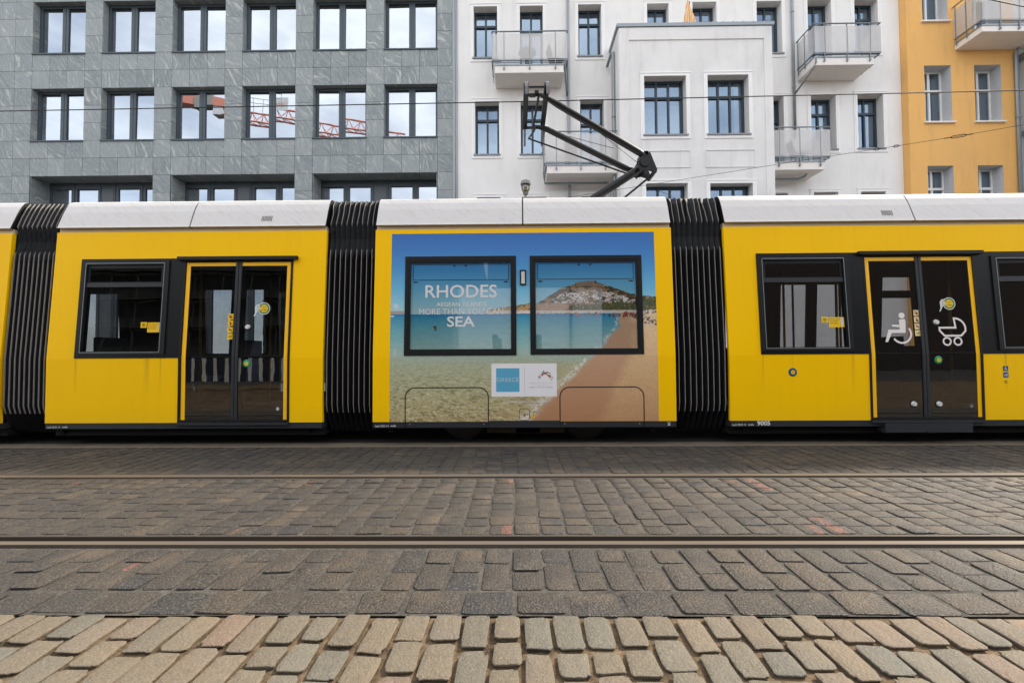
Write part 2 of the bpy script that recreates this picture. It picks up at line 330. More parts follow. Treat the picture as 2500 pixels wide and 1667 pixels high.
def text_mb(s, x0, x1, z0, z1, M, o, bold=0.0, mi=0, mb=None):
    cu = bpy.data.curves.new('lettering', 'FONT'); cu.body = s; cu.size = 1; cu.offset = bold; cu.resolution_u = 3
    ob = bpy.data.objects.new('lettering_source', cu); COL.objects.link(ob)
    dg = bpy.context.evaluated_depsgraph_get(); me = bpy.data.meshes.new_from_object(ob.evaluated_get(dg))
    vs = [v.co.copy() for v in me.vertices]; fs = [tuple(p.vertices) for p in me.polygons]
    bpy.data.objects.remove(ob); bpy.data.curves.remove(cu); bpy.data.meshes.remove(me)
    mb = mb or MB()
    if not vs: return mb
    ax, bx = min(v.x for v in vs), max(v.x for v in vs); az, bz = min(v.y for v in vs), max(v.y for v in vs)
    mb.add([M(x0+(v.x-ax)/(bx-ax)*(x1-x0), z0+(v.y-az)/(bz-az)*(z1-z0), o) for v in vs], fs, mi); return mb

# ------------------------------------------------------------------ ground
def sheet(name, x0, x1, y0, y1, z, mat): return struct(MB().quad((x0, y0, z), (x1, y0, z), (x1, y1, z), (x0, y1, z)).build(name, mat))
sheet('ground', -600, 600, -600, 600, -.10, 'asphalt')
sheet('concrete_strip', -60, 60, 5.565, 5.84, -.006, 'concrete_strip'); sheet('tram_road', -60, 60, 5.845, 10.19, -.012, 'asphalt')
pv = MB(); pv.box(-80, 80, 10.4, 16.9, -.095, .10); struct(pv.build('pavement', 'pavement'))
kb = MB(); kb.box(-80, 80, 10.2, 10.39, -.095, .11); struct(kb.build('kerb', 'pavement'))

def stone_mesh(name, n, seed, dome, jit, rings, mat, e=.22):
    """unit stone (1 x 1, top at z=0) with a worn, uneven outline"""
    r = np.random.RandomState(seed); pts = []; har = [(q, r.uniform(.3, 1)/q**.4, r.uniform(0, 6.28)) for q in (2, 3, 5, 7)]; skew = r.uniform(-1, 1)
    for k in range(n):
        t = 2*math.pi*(k+.5)/n; c, s_ = math.cos(t), math.sin(t)
        x = math.copysign(abs(c)**e, c); y = math.copysign(abs(s_)**e, s_)
        wob = sum(a*math.sin(q*t+f) for q, a, f in har)
        pts.append((.5*x*(1-abs(wob)*jit+r.uniform(-jit, 0)*.35+skew*y*.06), .5*y*(1-abs(wob)*jit*.8+r.uniform(-jit, 0)*.35)))
    mb = MB(); vs = []
    for sc_, z in rings: vs += [(x*sc_, y*sc_, z+r.uniform(-dome, dome)*(.3 if z < -.3 else .5)) for x, y in pts]
    vs.append((0, 0, dome*.7)); fs = []
    for q in range(len(rings)-1): fs += [(q*n+k, q*n+(k+1) % n, (q+1)*n+(k+1) % n, (q+1)*n+k) for k in range(n)]
    q = len(rings)-1; fs += [(q*n+k, q*n+(k+1) % n, len(vs)-1) for k in range(n)]
    mb.add(vs, fs); return mb.mesh(name, mat, True)
HZ = .05
SETT = [stone_mesh('sett', 12, 100+i, .05, .065, [(.90, -.9), (.95, -.30), (1.0, -.09), (.965, -.01)], 'sett_granite', .17) for i in range(26)]
COBB = [stone_mesh('cobble', 24, 300+i, .05, .095, [(.84, -.9), (.90, -.34), (1.0, -.11), (.988, -.04), (.95, -.005), (.5, .02)], 'cobble_tan', .27) for i in range(30)]

def lay(parent, name, meshes, spots, cap, stuff_name):
    """spots: (x, y, w, d, z); the ones that show largest become parts, the rest one joined part"""
    spots = sorted(spots, key=lambda s: -(s[2]*s[3]/s[1]**3 if abs(s[0]) < 1.25*s[1] else s[2]*s[3]/s[1]**3*.02))
    for x, y, wd, dp, z in spots[:cap]:
        o = link(name, random.choice(meshes), parent)
        o.location = (x, y, z); o.scale = (wd*random.choice((1, -1)), dp*random.choice((1, -1)), HZ)
        o.rotation_euler = (random.gauss(0, .012), random.gauss(0, .012), random.gauss(0, .018))
    if len(spots) > cap:
        mb = MB()
        for x, y, wd, dp, z in spots[cap:]:
            me = random.choice(meshes); a = random.gauss(0, .018); ca, sa = math.cos(a), math.sin(a)
            mb.add([(x+v.co.x*wd*ca-v.co.y*dp*sa, y+v.co.x*wd*sa+v.co.y*dp*ca, z+v.co.z*HZ) for v in me.vertices], [tuple(p.vertices) for p in me.polygons])
        o = mb.build(stuff_name, meshes[0].materials[0].name, parent, True); o['kind'] = 'stuff'
def columns(x0, x1, y0, y_end, pitch, lengths, gapx, gapy, zj, ragged=.003):
    out_ = []; x = x0; drift = random.uniform(0, 1)
    while x < x1:
        wd = pitch*random.uniform(.93, 1.07); y = y0; y1 = y_end+random.gauss(0, ragged)
        L_ = []
        t = y0
        while t < y1-.05:
            l = random.choice(lengths)*random.uniform(.93, 1.07); L_.append(l); t += l
        k = (y1-y0)/sum(L_)
        for l in L_:
            l *= k; out_.append((x+wd/2+random.gauss(0, .003), y+l/2, (wd-gapx)*random.uniform(.95, 1.03), (l-gapy)*random.uniform(.96, 1.02), random.gauss(0, zj))); y += l
        x += wd
    return out_
def bedded(name, mat, x0, x1, y0, y1, z): return sheet(name, x0, x1, y0, y1, z, mat)
rd = bedded('roadside_cobbles', 'joint_sand', -30, 30, -6, 2.0, -.018)
lay(rd, 'cobble', COBB, columns(-3.6, 3.6, .86, 1.992, .132, (.155, .19, .225, .25), .008, .010, .003, .009), 300, 'outlying_cobbles')
sp = []
x = -4.4
while x < 4.4:
    wd = random.uniform(.225, .262); sp.append((x+wd/2, 2.093+random.gauss(0, .006), wd-.016, .180*random.uniform(.96, 1.05), random.gauss(0, .002))); x += wd
bd = bedded('sett_band', 'joint_bitumen', -30, 30, 2.0, 2.684, -.009)
i = 0; x = -4.6
while x < 4.6:
    wd = .168*random.uniform(.94, 1.07); cut = 2.205+(.46*(.36 if i % 2 else .62))+random.uniform(-.015, .015)
    for a, b in ((2.20, cut), (cut, 2.662)): sp.append((x+wd/2, (a+b)/2, (wd-.013)*random.uniform(.96, 1.03), (b-a-.012), random.gauss(0, .0025)))
    x += wd; i += 1
lay(bd, 'sett', SETT, sp, 300, 'outlying_setts')
tb = bedded('track_bed', 'joint_bitumen', -30, 30, 2.856, 4.17, -.007)
lay(tb, 'sett', SETT, columns(-6.2, 6.2, 2.875, 4.150, .171, (.135, .15, .16), .0075, .006, .002), 300, 'outlying_setts')
fb = bedded('far_sett_band', 'joint_bitumen', -30, 30, 4.285, 5.56, -.007)
lay(fb, 'sett', SETT, columns(-8.0, 8.0, 4.31, 5.545, .158, (.13, .145, .155), .007, .006, .002), 300, 'outlying_setts')
# rails
def rail(y_in, side, label, hw=.050):
    """y_in: gauge face of the head; the groove lies on the track side (sign 'side')"""
    t = thing('tram_rail', label, 'rail', (0, y_in, 0), 'grooved rails of the empty track')
    h0, h1 = sorted((y_in, y_in-side*hw)); m = MB(); m.box(-60, 60, h0, h1, -.09, .002); m.build('rail_head', 'rail_head', t)
    l0, l1 = sorted((y_in+side*.074, y_in+side*.093)); m = MB(); m.box(-60, 60, l0, l1, -.09, -.001); m.build('guard_lip', 'rail_lip', t)
    g0, g1 = sorted((y_in+side*.0005, y_in+side*.0735)); m = MB(); m.box(-60, 60, g0, g1, -.09, -.06); m.build('groove_floor', 'rail_rust', t)
rail(2.762, 1, 'worn steel grooved rail with wide dark groove, beside the tan cobbles')
rail(4.205, -1, 'thin brown grooved rail of the empty track, the one closer to the yellow tram', .08)

# ------------------------------------------------------------------ facades behind the tram
YF = 16.6
def FM(Y): return lambda x, z, o: (x, Y-o, z)
MF = FM(YF)
def shell(mb, x0, x1, y0, y1, z1, mi=0):
    """sides, back and roof of a building whose front is built apart"""
    mb.quad((x0, y1, 0), (x0, y0, 0), (x0, y0, z1), (x0, y1, z1), mi); mb.quad((x1, y0, 0), (x1, y1, 0), (x1, y1, z1), (x1, y0, z1), mi)
    mb.quad((x1, y1, 0), (x0, y1, 0), (x0, y1, z1), (x1, y1, z1), mi); mb.quad((x0, y0, z1), (x1, y0, z1), (x1, y1, z1), (x0, y1, z1), mi)
def pane(name, x0, x1, z0, z1, y, mat, parent):
    a, b = random.gauss(0, .0022)*(x1-x0), random.gauss(0, .0022)*(z1-z0)      # no two panes hang quite alike
    return MB().quad((x0, y-a-b, z0), (x1, y+a-b, z0), (x1, y+a+b, z1), (x0, y-a+b, z1)).build(name, mat, parent)

# --- grey stone office block
T = .69
office = thing('office_building', 'grey veined stone office block with square paired windows', 'building', (-12.6, YF, 0))
Z0 = 8.14
wins = [(-18.87+2.757*k, 3*T) for k in range(6)]
holes = []
for x0, wd in wins:
    for zb in (Z0+2*T, Z0+7*T): holes.append((x0, x0+wd-.01+.02, zb, zb+3*T))
bays = [(-18.84, -14.02), (-13.32, -8.51), (-7.82, -3.05)]
for a, b in bays: holes.append((a, b, .35, Z0))
m = MB(); m.plate(-21.63, -2.42, 0, 21, FM(YF+.02), 0, -.70, [(h[0]-.012, h[1]+.012, h[2], h[3]+.012) for h in holes], 0, edge=False)
shell(m, -21.63, -2.42, YF+.021, YF+14, 21); m.build('backing_wall', 'wall_backing', office)
m = MB(); m.box(-21.5, -2.5, YF+1.6, YF+1.7, .3, 20.9); m.box(-21.5, -2.5, YF+.8, YF+1.6, 8.6, 8.9); m.box(-21.5, -2.5, YF+.8, YF+1.6, 12.0, 12.3); m.build('room_wall', 'room', office)
tile_me = {}
def tile(x0, x1, z0, z1, ang=0, x_at=None):
    """a stone panel; ang 0 faces the road, +-1 lines a reveal side, 2 lines a soffit"""
    wd, h = round(x1-x0, 3), round(z1-z0, 3); key = (wd, h, ang)
    if key not in tile_me:
        m = MB(); g_ = .0055; a, c = wd/2-g_, h/2-g_
        if ang == 0: m.box(-a, a, -.0, .03, -c, c)
        tile_me[key] = m.mesh('stone_panel', 'stone_panel')
    o = link('stone_panel', tile_me[key], office); o.location = ((x0+x1)/2, YF-.012+random.gauss(0, .0015), (z0+z1)/2)
cols = [(-18.87-.69*(k+1), -18.87-.69*k) for k in range(4)]
for k in range(6):
    x0 = -18.87+2.757*k
    cols += [(x0-.687, x0)] if k else []
    cols += [(x0+T*i, x0+T*(i+1)) for i in range(3)]
cols += [(-3.015, -2.42)]
for a, b in cols:
    for k in range(-4, 12):
        z = Z0+T*k; cx, cz = (a+b)/2, z+T/2
        if any(h[0]-.02 < cx < h[1]+.02 and h[2] < cz < h[3] for h in holes): continue
        if k < 0 and not (cx < -18.85 or cx > -3.05 or any(bays[i][1]-.05 < cx < bays[i+1][0]+.05 for i in (0, 1))): continue
        tile(a, b, z, z+T)
def slab(bx, name='reveal_panel'):
    m = MB(); m.box(*bx); o = m.build(name, 'stone_panel', office); return o
for x0, wd in wins:
    if x0+wd < -20: continue
    for zb in (Z0+2*T, Z0+7*T):
        for k in range(3):
            for xa, xb in ((x0-.012, x0+.008), (x0+wd-.008, x0+wd+.012)): slab((xa, xb, YF+.019, YF+.22, zb+T*k+.004, zb+T*(k+1)-.004))
        slab((x0+.009, x0+wd-.009, YF-.01, YF+.22, zb+3*T-.006, zb+3*T+.011))
for a, b in bays:
    for k in range(2):
        for xa, xb in ((a-.012, a+.008), (b-.008, b+.012)): slab((xa, xb, YF+.019, YF+.70, Z0-T*(k+1)+.004, Z0-T*k-.004))
    for k in range(7):
        q = (b-a-.02)/7; slab((a+.01+q*k+.003, a+.01+q*(k+1)-.003, YF-.01, YF+.70, Z0-.006, Z0+.011), 'soffit_panel')
def office_window(x0, x1, z0, z1, y):
    fr = MB(); M_ = FM(y); c = (x0+x1)/2
    fr.plate(x0, x1, z0, z1, M_, .0, -.06, [(x0+.10, c-.12, z0+.10, z1-.09), (c+.12, x1-.10, z0+.10, z1-.09)])
    fr.box(c-.018, c+.018, y-.012, y-.001, z0+.02, z1-.02)
    o = fr.build('window', 'office_frame', office)
    for a, b in ((x0+.10, c-.12), (c+.12, x1-.10)): pane('pane', a-.01, b+.01, z0+.09, z1-.08, y+.045, 'office_glass', o)
    MB().box(x0-.02, x1+.02, YF-.05, y-.013, z0-.045, z0+.006).build('sill', 'office_frame', o)
for x0, wd in wins:
    if x0 < -20: continue
    for zb in (Z0+2*T, Z0+7*T): office_window(x0+.009, x0+wd-.009, zb, zb+3*T-.007, YF+.225)
for a, b in bays:
    P_ = [(.06, .90), (1.14, 1.99), (2.82, 3.67), (3.92, 4.76)]; y = YF+.70
    fr = MB().plate(a+.009, b-.009, .4, Z0-.007, FM(y), 0, -.07, [(a+p, a+q, 1.0, 7.88) for p, q in P_])
    fr.box(a+1.01, a+1.04, y-.02, y-.001, .4, Z0-.02); fr.box(a+2.68, a+2.71, y-.02, y-.001, .4, Z0-.02); fr.box(a+2.08, a+2.11, y-.02, y-.001, .4, Z0-.02); fr.box(a+3.78, a+3.81, y-.02, y-.001, .4, Z0-.02)
    o = fr.build('window', 'office_frame', office)
    for p, q in P_: pane('pane', a+p-.01, a+q+.01, 1, 7.89, y+.05, 'office_glass', o)
    MB().box(a+2.16, a+2.62, y-.012, y-.002, 1, 7.88).build('blank_panel', 'office_blank', o)
MB().box(-21.63, -2.425, YF-.012, YF+.018, Z0+12*T+.006, 20.8).build('upper_cladding', 'stone_panel', office)
MB().box(-2.42, -2.33, YF-.05, YF+.3, 0, 20).build('corner_strip', 'zinc', office)

# --- white plastered apartment house
house = thing('apartment_house', 'white plastered old apartment house with dark petrol windows and a projecting bay', 'building', (6, YF, 0))
YB = YF-1.3; MBY = FM(YB); D = .30
top = [(-1.61, -.70, 12.57, 14.59), (.18, 1.07, 11.66, 14.59), (2.43, 3.32, 12.59, 14.61), (5.08, 5.91, 12.57, 14.61), (6.82, 7.74, 12.57, 14.64), (9.27, 10.23, 12.60, 14.64), (11.21, 12.11, 11.80, 14.66), (12.99, 13.88, 12.60, 14.66)]
mid = [(-1.57, -.64, 8.80, 10.86), (.19, 1.12, 8.79, 10.86), (2.47, 3.38, 7.98, 10.89), (9.29, 10.22, 8.00, 10.93), (11.25, 12.19, 8.86, 10.94), (13.01, 13.98, 8.88, 10.96)]
low = [(-1.5, -.6, 5.1, 7.14), (.22, 1.16, 5.1, 7.14), (2.5, 3.42, 5.1, 7.14), (9.5, 10.3, 5.1, 7.20), (11.28, 12.2, 5.1, 7.22), (13.05, 13.98, 5.1, 7.22)]
bayw = [(4.54, 6.02, 8.84, 10.94), (6.77, 8.21, 8.84, 10.95)]; bayl = [(4.56, 6.02, 5.1, 7.11), (6.80, 8.29, 5.1, 7.09)]
m = MB(); m.plate(-2.32, 14.69, 0, 20, MF, 0, -D-.08, [h for h in top+mid+low], 0, edge=False)
shell(m, -2.32, 14.69, YF+.001, YF+12, 20); m.build('front_wall', 'white_plaster', house)
MB().box(-2.2, 14.6, YF+1.3, YF+1.4, .2, 19.9).build('room_wall', 'room', house)
for z in (7.55, 11.4): MB().box(-2.25, 14.62, YF+.45, YF+1.3, z-.12, z+.12).build('room_floor', 'room', house)
BX0, BX1 = 3.655, 9.075
m = MB(); m.plate(BX0, BX1, 0, 12.70, MBY, 0, -D-.08, bayw+bayl, 0, edge=False)
m.quad((BX0, YF-.001, 0), (BX0, YB, 0), (BX0, YB, 12.7), (BX0, YF-.001, 12.7)); m.quad((BX1, YB, 0), (BX1, YF-.001, 0), (BX1, YF-.001, 12.7), (BX1, YB, 12.7))
m.quad((BX0, YB, 12.7), (BX1, YB, 12.7), (BX1, YF-.001, 12.7), (BX0, YF-.001, 12.7)); bay = m.build('bay', 'bay_plaster', house)
MB().box(BX0+.1, BX1-.1, YB+.9, YB+.95, .2, 12.6).build('bay_room_wall', 'room', bay)
m = MB(); m.box(BX0-.06, BX1+.06, YB-.07, YB+.10, 12.702, 12.82); m.box(BX0-.06, BX0+.11, YB+.101, YF-.002, 12.702, 12.82); m.box(BX1-.11, BX1+.06, YB+.101, YF-.002, 12.702, 12.82)
for k in range(7): m.box(6.6+.36*k, 6.64+.36*k, YB-.06, YB+.02, 12.821, 12.85)
m.build('parapet_cap', 'zinc', bay)
m = MB()                                    # stepped mouldings of the bay front
m.plate(BX0+.02, BX0+.36, 5, 12.68, MBY, .035, .0005); m.plate(BX1-.30, BX1-.02, 5, 12.68, MBY, .035, .0005); m.plate(BX0+.361, BX1-.301, 12.24, 12.68, MBY, .035, .0005)
for a, b, c, d in ((4.42, 6.16, 7.66, 8.29), (6.65, 8.41, 7.66, 8.30)): m.plate(a, b, c, d, MBY, .022, .0005, [(a+.04, b-.04, c+.04, d-.04)])
m.build('bay_moulding', 'bay_plaster', bay)
m = MB()
for x in (-2.2, 4.0): pass
def house_window(h, Y, parent, lights=2, split=.29, blind=None, sill=True, fmat='petrol_frame', frame_in=D, sur=True, glass='house_glass', fw=.085, bw=.075):
    x0, x1, z0, z1 = h; y = Y+frame_in; M_ = FM(y); zt = z1-(z1-z0)*split; fr = MB(); ps = []
    cell = (x1-x0-2*fw)/lights
    for i in range(lights):
        a = x0+fw+cell*i+(bw/2 if i else 0); b = x0+fw+cell*(i+1)-(bw/2 if i < lights-1 else 0)
        ps += [(a, b, zt+.05, z1-fw), (a, b, z0+fw, zt-.05)]
    fr.plate(x0+.004, x1-.004, z0+.004, z1-.004, M_, 0, -.05, ps)
    fr.box(x0+.02, x1-.02, y-.022, y-.001, zt-.045, zt+.045)
    for i in range(1, lights): fr.box(x0+fw+cell*i-.030, x0+fw+cell*i+.030, y-.018, y-.001, z0+.02, zt-.046)
    o = fr.build('window', fmat, parent)
    for a, b, c, d in ps: pane('pane', a-.005, b+.005, c-.005, d+.005, y+.035+random.uniform(0, .004), glass, o)
    if sill: MB().box(x0-.05, x1+.05, Y-.07, y-.024, z0-.045, z0+.003).build('sill', 'sill_grey', o)
    if sur:
        s_ = MB(); e = .13; zb = z0-(.15 if sill else -.0)
        s_.plate(x0-e, x1+e, zb, z1+e, FM(Y), .028, .0005, [(x0-.001, x1+.001, z0-.05 if sill else zb-.01, z1+.001)])
        s_.plate(x0-e-.012, x1+e+.012, z1+e*.72, z1+e+.012, FM(Y), .045, .029)
        s_.plate(x0-e*.62, x0-e*.45, z0, z1+e*.3, FM(Y), .04, .029); s_.plate(x1+e*.45, x1+e*.62, z0, z1+e*.3, FM(Y), .04, .029)
        s_.build('surround', 'trim_white', o)
    for a, b, zz in (blind or []): pane('blind', x0+(x1-x0)*a, x0+(x1-x0)*b, z0+.05, z0+(z1-z0)*zz, y+.10, 'curtain', o)
    return o
for i, h in enumerate(top): house_window(h, YF, house, blind=[[(.05, .95, .92)], None, None, [(.45, .98, .96)], [(.3, .95, .95)], [(.5, .98, .96)], [(.55, .98, .96)], [(.6, .98, .96)]][i], sill=i not in (1, 6), sur=True)
for i, h in enumerate(mid): house_window(h, YF, house, blind=[[(.05, .48, .66)], [(.55, .97, .64)], [(.05, .5, .9)], None, [(.45, .98, .94)], [(.05, .35, .95), (.7, .97, .95)]][i], sill=i not in (2, 3))
for h in low: house_window(h, YF, house)
house_window(bayw[0], YB, bay, 3, .30, [(.03, .33, .56), (.67, .97, .60)]); house_window(bayw[1], YB, bay, 3, .30, [(.04, .96, .97)] and [(.78, .97, .97)])
for h in bayl: house_window(h, YB, bay, 3, .30)
# balconies: slab, frosted panels on posts, handrail
def balcony(x0, x1, zs, zp0, zp1, zr, Y=YF, dp=.98, sx0=None, sx1=None, parent=None, posts=3, sides=(1, 1), th=.26, label=None):
    parent = parent or house; yf = Y-dp; sx0 = x0+.1 if sx0 is None else sx0; sx1 = x1-.14 if sx1 is None else sx1
    m = MB(); m.box(sx0, sx1, yf+.03, Y-.001, zs, zs+th); b = m.build('balcony', 'slab_white', parent)
    if label: b['label'] = label
    m = MB(); m.box(sx0-.015, sx1+.015, yf+.01, Y-.05, zs+th+.001, zs+th+.05); m.build('deck_edge', 'zinc', b)
    n = posts+1; e = [x0+(x1-x0)*k/n for k in range(n+1)] if posts != 3 else [x0, x0+(x1-x0)*.16, x0+(x1-x0)*.5, x0+(x1-x0)*.84, x1]
    for a, c in zip(e, e[1:]):
        m = MB(); m.box(a+.012, c-.012, yf-.035, yf-.025, zp0, zp1); m.build('glass_panel', 'frosted', b)
    for s_, x in ((sides[0], x0), (sides[1], x1)):
        if s_:
            for ya, yb in ((yf-.02, (yf+Y)/2-.02), ((yf+Y)/2+.02, Y-.06)): MB().box(x-.005, x+.005, ya, yb, zp0, zp1).build('glass_panel', 'frosted', b)
    for x in e[1:-1]:
        m = MB(); m.box(x-.014, x+.014, yf-.022, yf+.012, zs+th-.14, zr); m.tube([(x, yf-.03, zs+th-.12), (x, yf+.03, zs+th-.12)], .03); m.build('post', 'steel_rail', b)
    for s_, x in ((sides[0], x0), (sides[1], x1)):
        if s_:
            for yy in ((yf+Y)/2, Y-.12): MB().box(x-.012, x+.012, yy-.014, yy+.014, zs+th-.10, zr).build('post', 'steel_rail', b)
    m = MB(); rr = .024; m.tube([(x0-.01, yf-.01, zr), (x1+.01, yf-.01, zr)], rr)
    for s_, x in ((sides[0], x0), (sides[1], x1)):
        if s_: m.tube([(x, yf, zr), (x, Y-.02, zr)], rr)
    m.build('handrail', 'steel_rail', b)
    m = MB(); m.box(x0, x1, yf-.02, yf+.02, zp0-.05, zp0-.012); m.box(x0+.02, x1-.02, yf+.021, yf+.035, zs+th+.10, zs+th+.135)
    for s_, x in ((sides[0], x0), (sides[1], x1)):
        if s_: m.box(x-.02, x+.02, yf+.021, Y-.05, zp0-.05, zp0-.012)
    m.build('bottom_rail', 'steel_rail', b); return b
balcony(-.85, 1.89, 11.36, 11.83, 12.76, 12.86, sx0=-.75, sx1=1.75)
balcony(1.04, 3.64, 7.66, 8.05, 9.06, 9.16, sx0=1.12, sx1=3.65, posts=3, sides=(1, 0), label='balcony beside the bay with a grey drain pipe under its slab')
balcony(10.75, 13.14, 11.50, 11.93, 12.88, 12.99, sx0=10.78, sx1=12.92)
balcony(9.08, 11.24, 7.70, 8.17, 9.11, 9.22, sx0=9.08, sx1=11.05, posts=3, sides=(0, 1))
def pipe(path, r, parent, name='downpipe', joints=True):
    m = MB(); m.tube(path, r, 10)
    if joints:
        for k in range(len(path)-1):
            a, b = Vector(path[k]), Vector(path[k+1])
            if (b-a).length > 2:
                for t in (.2, .5, .8): p = a.lerp(b, t); d = (b-a).normalized()*.03; m.tube([p-d, p+d], r*1.25, 10)
    return m.build(name, 'zinc', parent, True)
pipe([(2.03, YF-.09, 19), (2.03, YF-.09, .2)], .05, house)
pipe([(3.78, YF-.1, 12.28), (3.85, YF-.45, 12.34), (3.92, YF-.62, 12.25), (3.60, YF-.72, 11.9), (3.56, YF-.72, .2)][0:0] or [(3.50, YF-.10, 12.10), (3.57, YF-.55, 12.30), (3.58, YF-.75, 12.2), (3.58, YF-.75, .2)], .055, house)
pipe([(10.59, YF-.09, 19), (10.59, YF-.09, 9.3)], .05, house)
pipe([(10.62, YF-.09, 10.97), (10.79, YF-.85, 11.42), (10.83, YF-.97, 11.60), (10.83, YF-.98, 11.74)], .035, house, 'drain_pipe', False)
pipe([(1.96, YF-.09, 11.0), (1.86, YF-.5, 11.55), (1.80, YF-.9, 11.7)], .03, house, 'drain_pipe', False)
pipe([(1.06, YF-.9, 7.95), (1.05, YF-.55, 7.68), (1.07, YF-.40, 7.50), (3.4, YF-.40, 7.50)], .04, house, 'drain_pipe', False)
pipe([(9.1, YF-.40, 7.58), (10.45, YF-.40, 7.58), (10.62, YF-.5, 7.62), (10.72, YF-.6, 7.80)], .04, house, 'drain_pipe', False)
pipe([(-2.26, YF-.04, 19), (-2.26, YF-.04, 0)], .022, house, 'cable_conduit', False)

# --- orange house and pale corner house
YO = YF-.28
oh = thing('orange_house', 'ochre orange plastered house with white framed tall windows', 'building', (16.7, YO, 0))
ow = [(15.32, 16.27, 13.56, 15.6), (15.32, 16.31, 9.72, 11.87), (17.17, 18.16, 9.72, 11.87), (15.33, 16.29, 6.0, 8.07), (17.18, 18.12, 6.0, 8.07), (17.17, 18.16, 12.85, 15.6)]
m = MB(); m.plate(14.70, 18.70, 0, 20, FM(YO), 0, -.001, ow, 0, edge=False); shell(m, 14.70, 18.70, YO+.001, YF+12, 20); m.build('front_wall', 'orange_plaster', oh)
for q in ow: MB().plate(q[0], q[1], q[2], q[3], FM(YO+.0015), 0, -.46, [(q[0]+.0005, q[1]-.0005, q[2]+.0005, q[3]-.0005)], edge=False).build('window_reveal', 'reveal_grey', oh)
MB().box(14.8, 18.6, YO+1.2, YO+1.3, .2, 19.8).build('room_wall', 'room', oh)
for i, h in enumerate(ow):
    hh = (h[0]+.001, h[1]-.001, h[2], h[3]-.002)
    o = house_window(hh, YO, oh, 2, .36, [(.72, .97, .97)] if i % 2 else [(.6, .97, .97)], False, 'white_frame', .38, False, 'house_glass', .075, .09)
    MB().box(h[0]-.07, h[1]+.07, YO-.08, YO+.30, h[2]-.05, h[2]+.002).build('sill', 'slab_white', o)
balcony(16.42, 20.4, 12.43, 12.83, 13.87, 14.04, Y=YO, dp=1.0, sx0=16.48, sx1=20.4, parent=oh, posts=5, sides=(1, 0), th=.20)
pipe([(19.6, YO-.5, 13.4), (18.73, YO-.10, 12.50), (18.66, YO-.08, 12.25), (18.63, YO-.08, .2)], .06, oh)
ch = thing('corner_house', 'pale grey house with a projecting bay beyond the ochre facade', 'building', (21, YF, 0))
m = MB(); m.plate(18.72, 30, 0, 20, FM(YF-.2), 0, -.001, edge=False); shell(m, 18.72, 30, YF-.199, YF+12, 20)
m.quad((18.95, YF-.201, 0), (18.95, 14.4, 0), (18.95, 14.4, 12.1), (18.95, YF-.201, 12.1)); m.quad((18.95, 14.4, 0), (26, 14.4, 0), (26, 14.4, 12.1), (18.95, 14.4, 12.1)); m.quad((18.95, 14.4, 12.1), (26, 14.4, 12.1), (26, YF-.201, 12.1), (18.95, YF-.201, 12.1))
m.build('front_wall', 'pale_plaster', ch)
m = MB(); m.box(18.88, 18.949, 14.3, YF-.21, 9.2, 9.35); m.box(18.88, 18.949, 14.3, YF-.21, 12.0, 12.25); m.build('cornice', 'zinc', ch)
m = MB(); m.box(18.925, 18.949, 15.1, 15.9, 9.6, 11.4); o = m.build('window', 'white_frame', ch); MB().quad((18.922, 15.82, 9.7), (18.922, 15.18, 9.7), (18.922, 15.18, 11.3), (18.922, 15.82, 11.3)).build('pane', 'house_glass', o)

# --- things on the balconies and terrace
def chair(x, y, z, rot, mat, label, legs='dark_metal'):
    t = thing('balcony_chair', label, 'chair', (x, y, z)); R = Matrix.Rotation(rot, 4, 'Z'); X = lambda m: [tuple(R @ Vector(v)+Vector((x, y, z))) for v in m.v]
    def part(nm, f, mt):
        m = MB(); f(m); m.v = X(m); m.build(nm, mt, t)
    part('seat', lambda m: m.box(-.23, .23, -.22, .22, .42, .45), mat)
    def back(m):
        v = [(-.23, .20, .47), (.23, .20, .47), (.23, .34, .92), (-.23, .34, .92)]; v2 = [(a, b+.025, c) for a, b, c in v]
        m.add(v+v2, [(0, 1, 2, 3), (7, 6, 5, 4), (0, 4, 5, 1), (1, 5, 6, 2), (2, 6, 7, 3), (3, 7, 4, 0)])
    part('backrest', back, mat)
    for sx in (-.2, .2):
        for sy in (-.19, .19): part('leg', lambda m: m.tube([(sx, sy*1.2, 0), (sx, sy, .42)], .015, 6), legs)
chair(1.55, YF-.42, 11.66, math.radians(100), 'dark_metal', 'dark folding chair behind frosted glass on the balcony above the pantograph')
chair(2.05, YF-.55, 7.96, math.radians(170), 'wood', 'wooden slatted chair behind frosted glass on the balcony beside the pantograph arms', 'wood')
chair(10.45, YF-.5, 8.0, math.radians(80), 'blue_fabric', 'grey reclining chair behind frosted glass on the balcony right of the bay')
t = thing('balcony_table', 'round dark table behind frosted glass on the balcony above the pantograph', 'table', (.45, YF-.5, 11.66))
MB().tube([(.45, YF-.5, 12.38), (.45, YF-.5, 12.41)], .33, 16).build('tabletop', 'dark_metal', t); MB().tube([(.45, YF-.5, 11.66), (.45, YF-.5, 12.38)], .10, 8).build('pedestal', 'dark_metal', t)
t = thing('folded_parasol', 'folded orange striped parasol on the roof terrace of the white bay', 'parasol', (6.36, YB+.4, 12.7))
m = MB(); n = 14; P = []
prof = [(.015, 13.98), (.045, 13.86), (.085, 13.66), (.135, 13.42), (.175, 13.22), (.19, 13.0), (.17, 12.86)]
for r, z in prof: P += [(6.36+(1+.22*(-1)**k)*r*math.cos(2*math.pi*k/n)+(13.0-z)*.08, YB+.4+(1+.22*(-1)**k)*r*math.sin(2*math.pi*k/n), z) for k in range(n)]
m.add(P, [(q*n+k, (q+1)*n+k, (q+1)*n+(k+1) % n, q*n+(k+1) % n) for q in range(len(prof)-1) for k in range(n)]+[tuple(range(n))]); m.build('canopy', 'parasol_cloth', t)
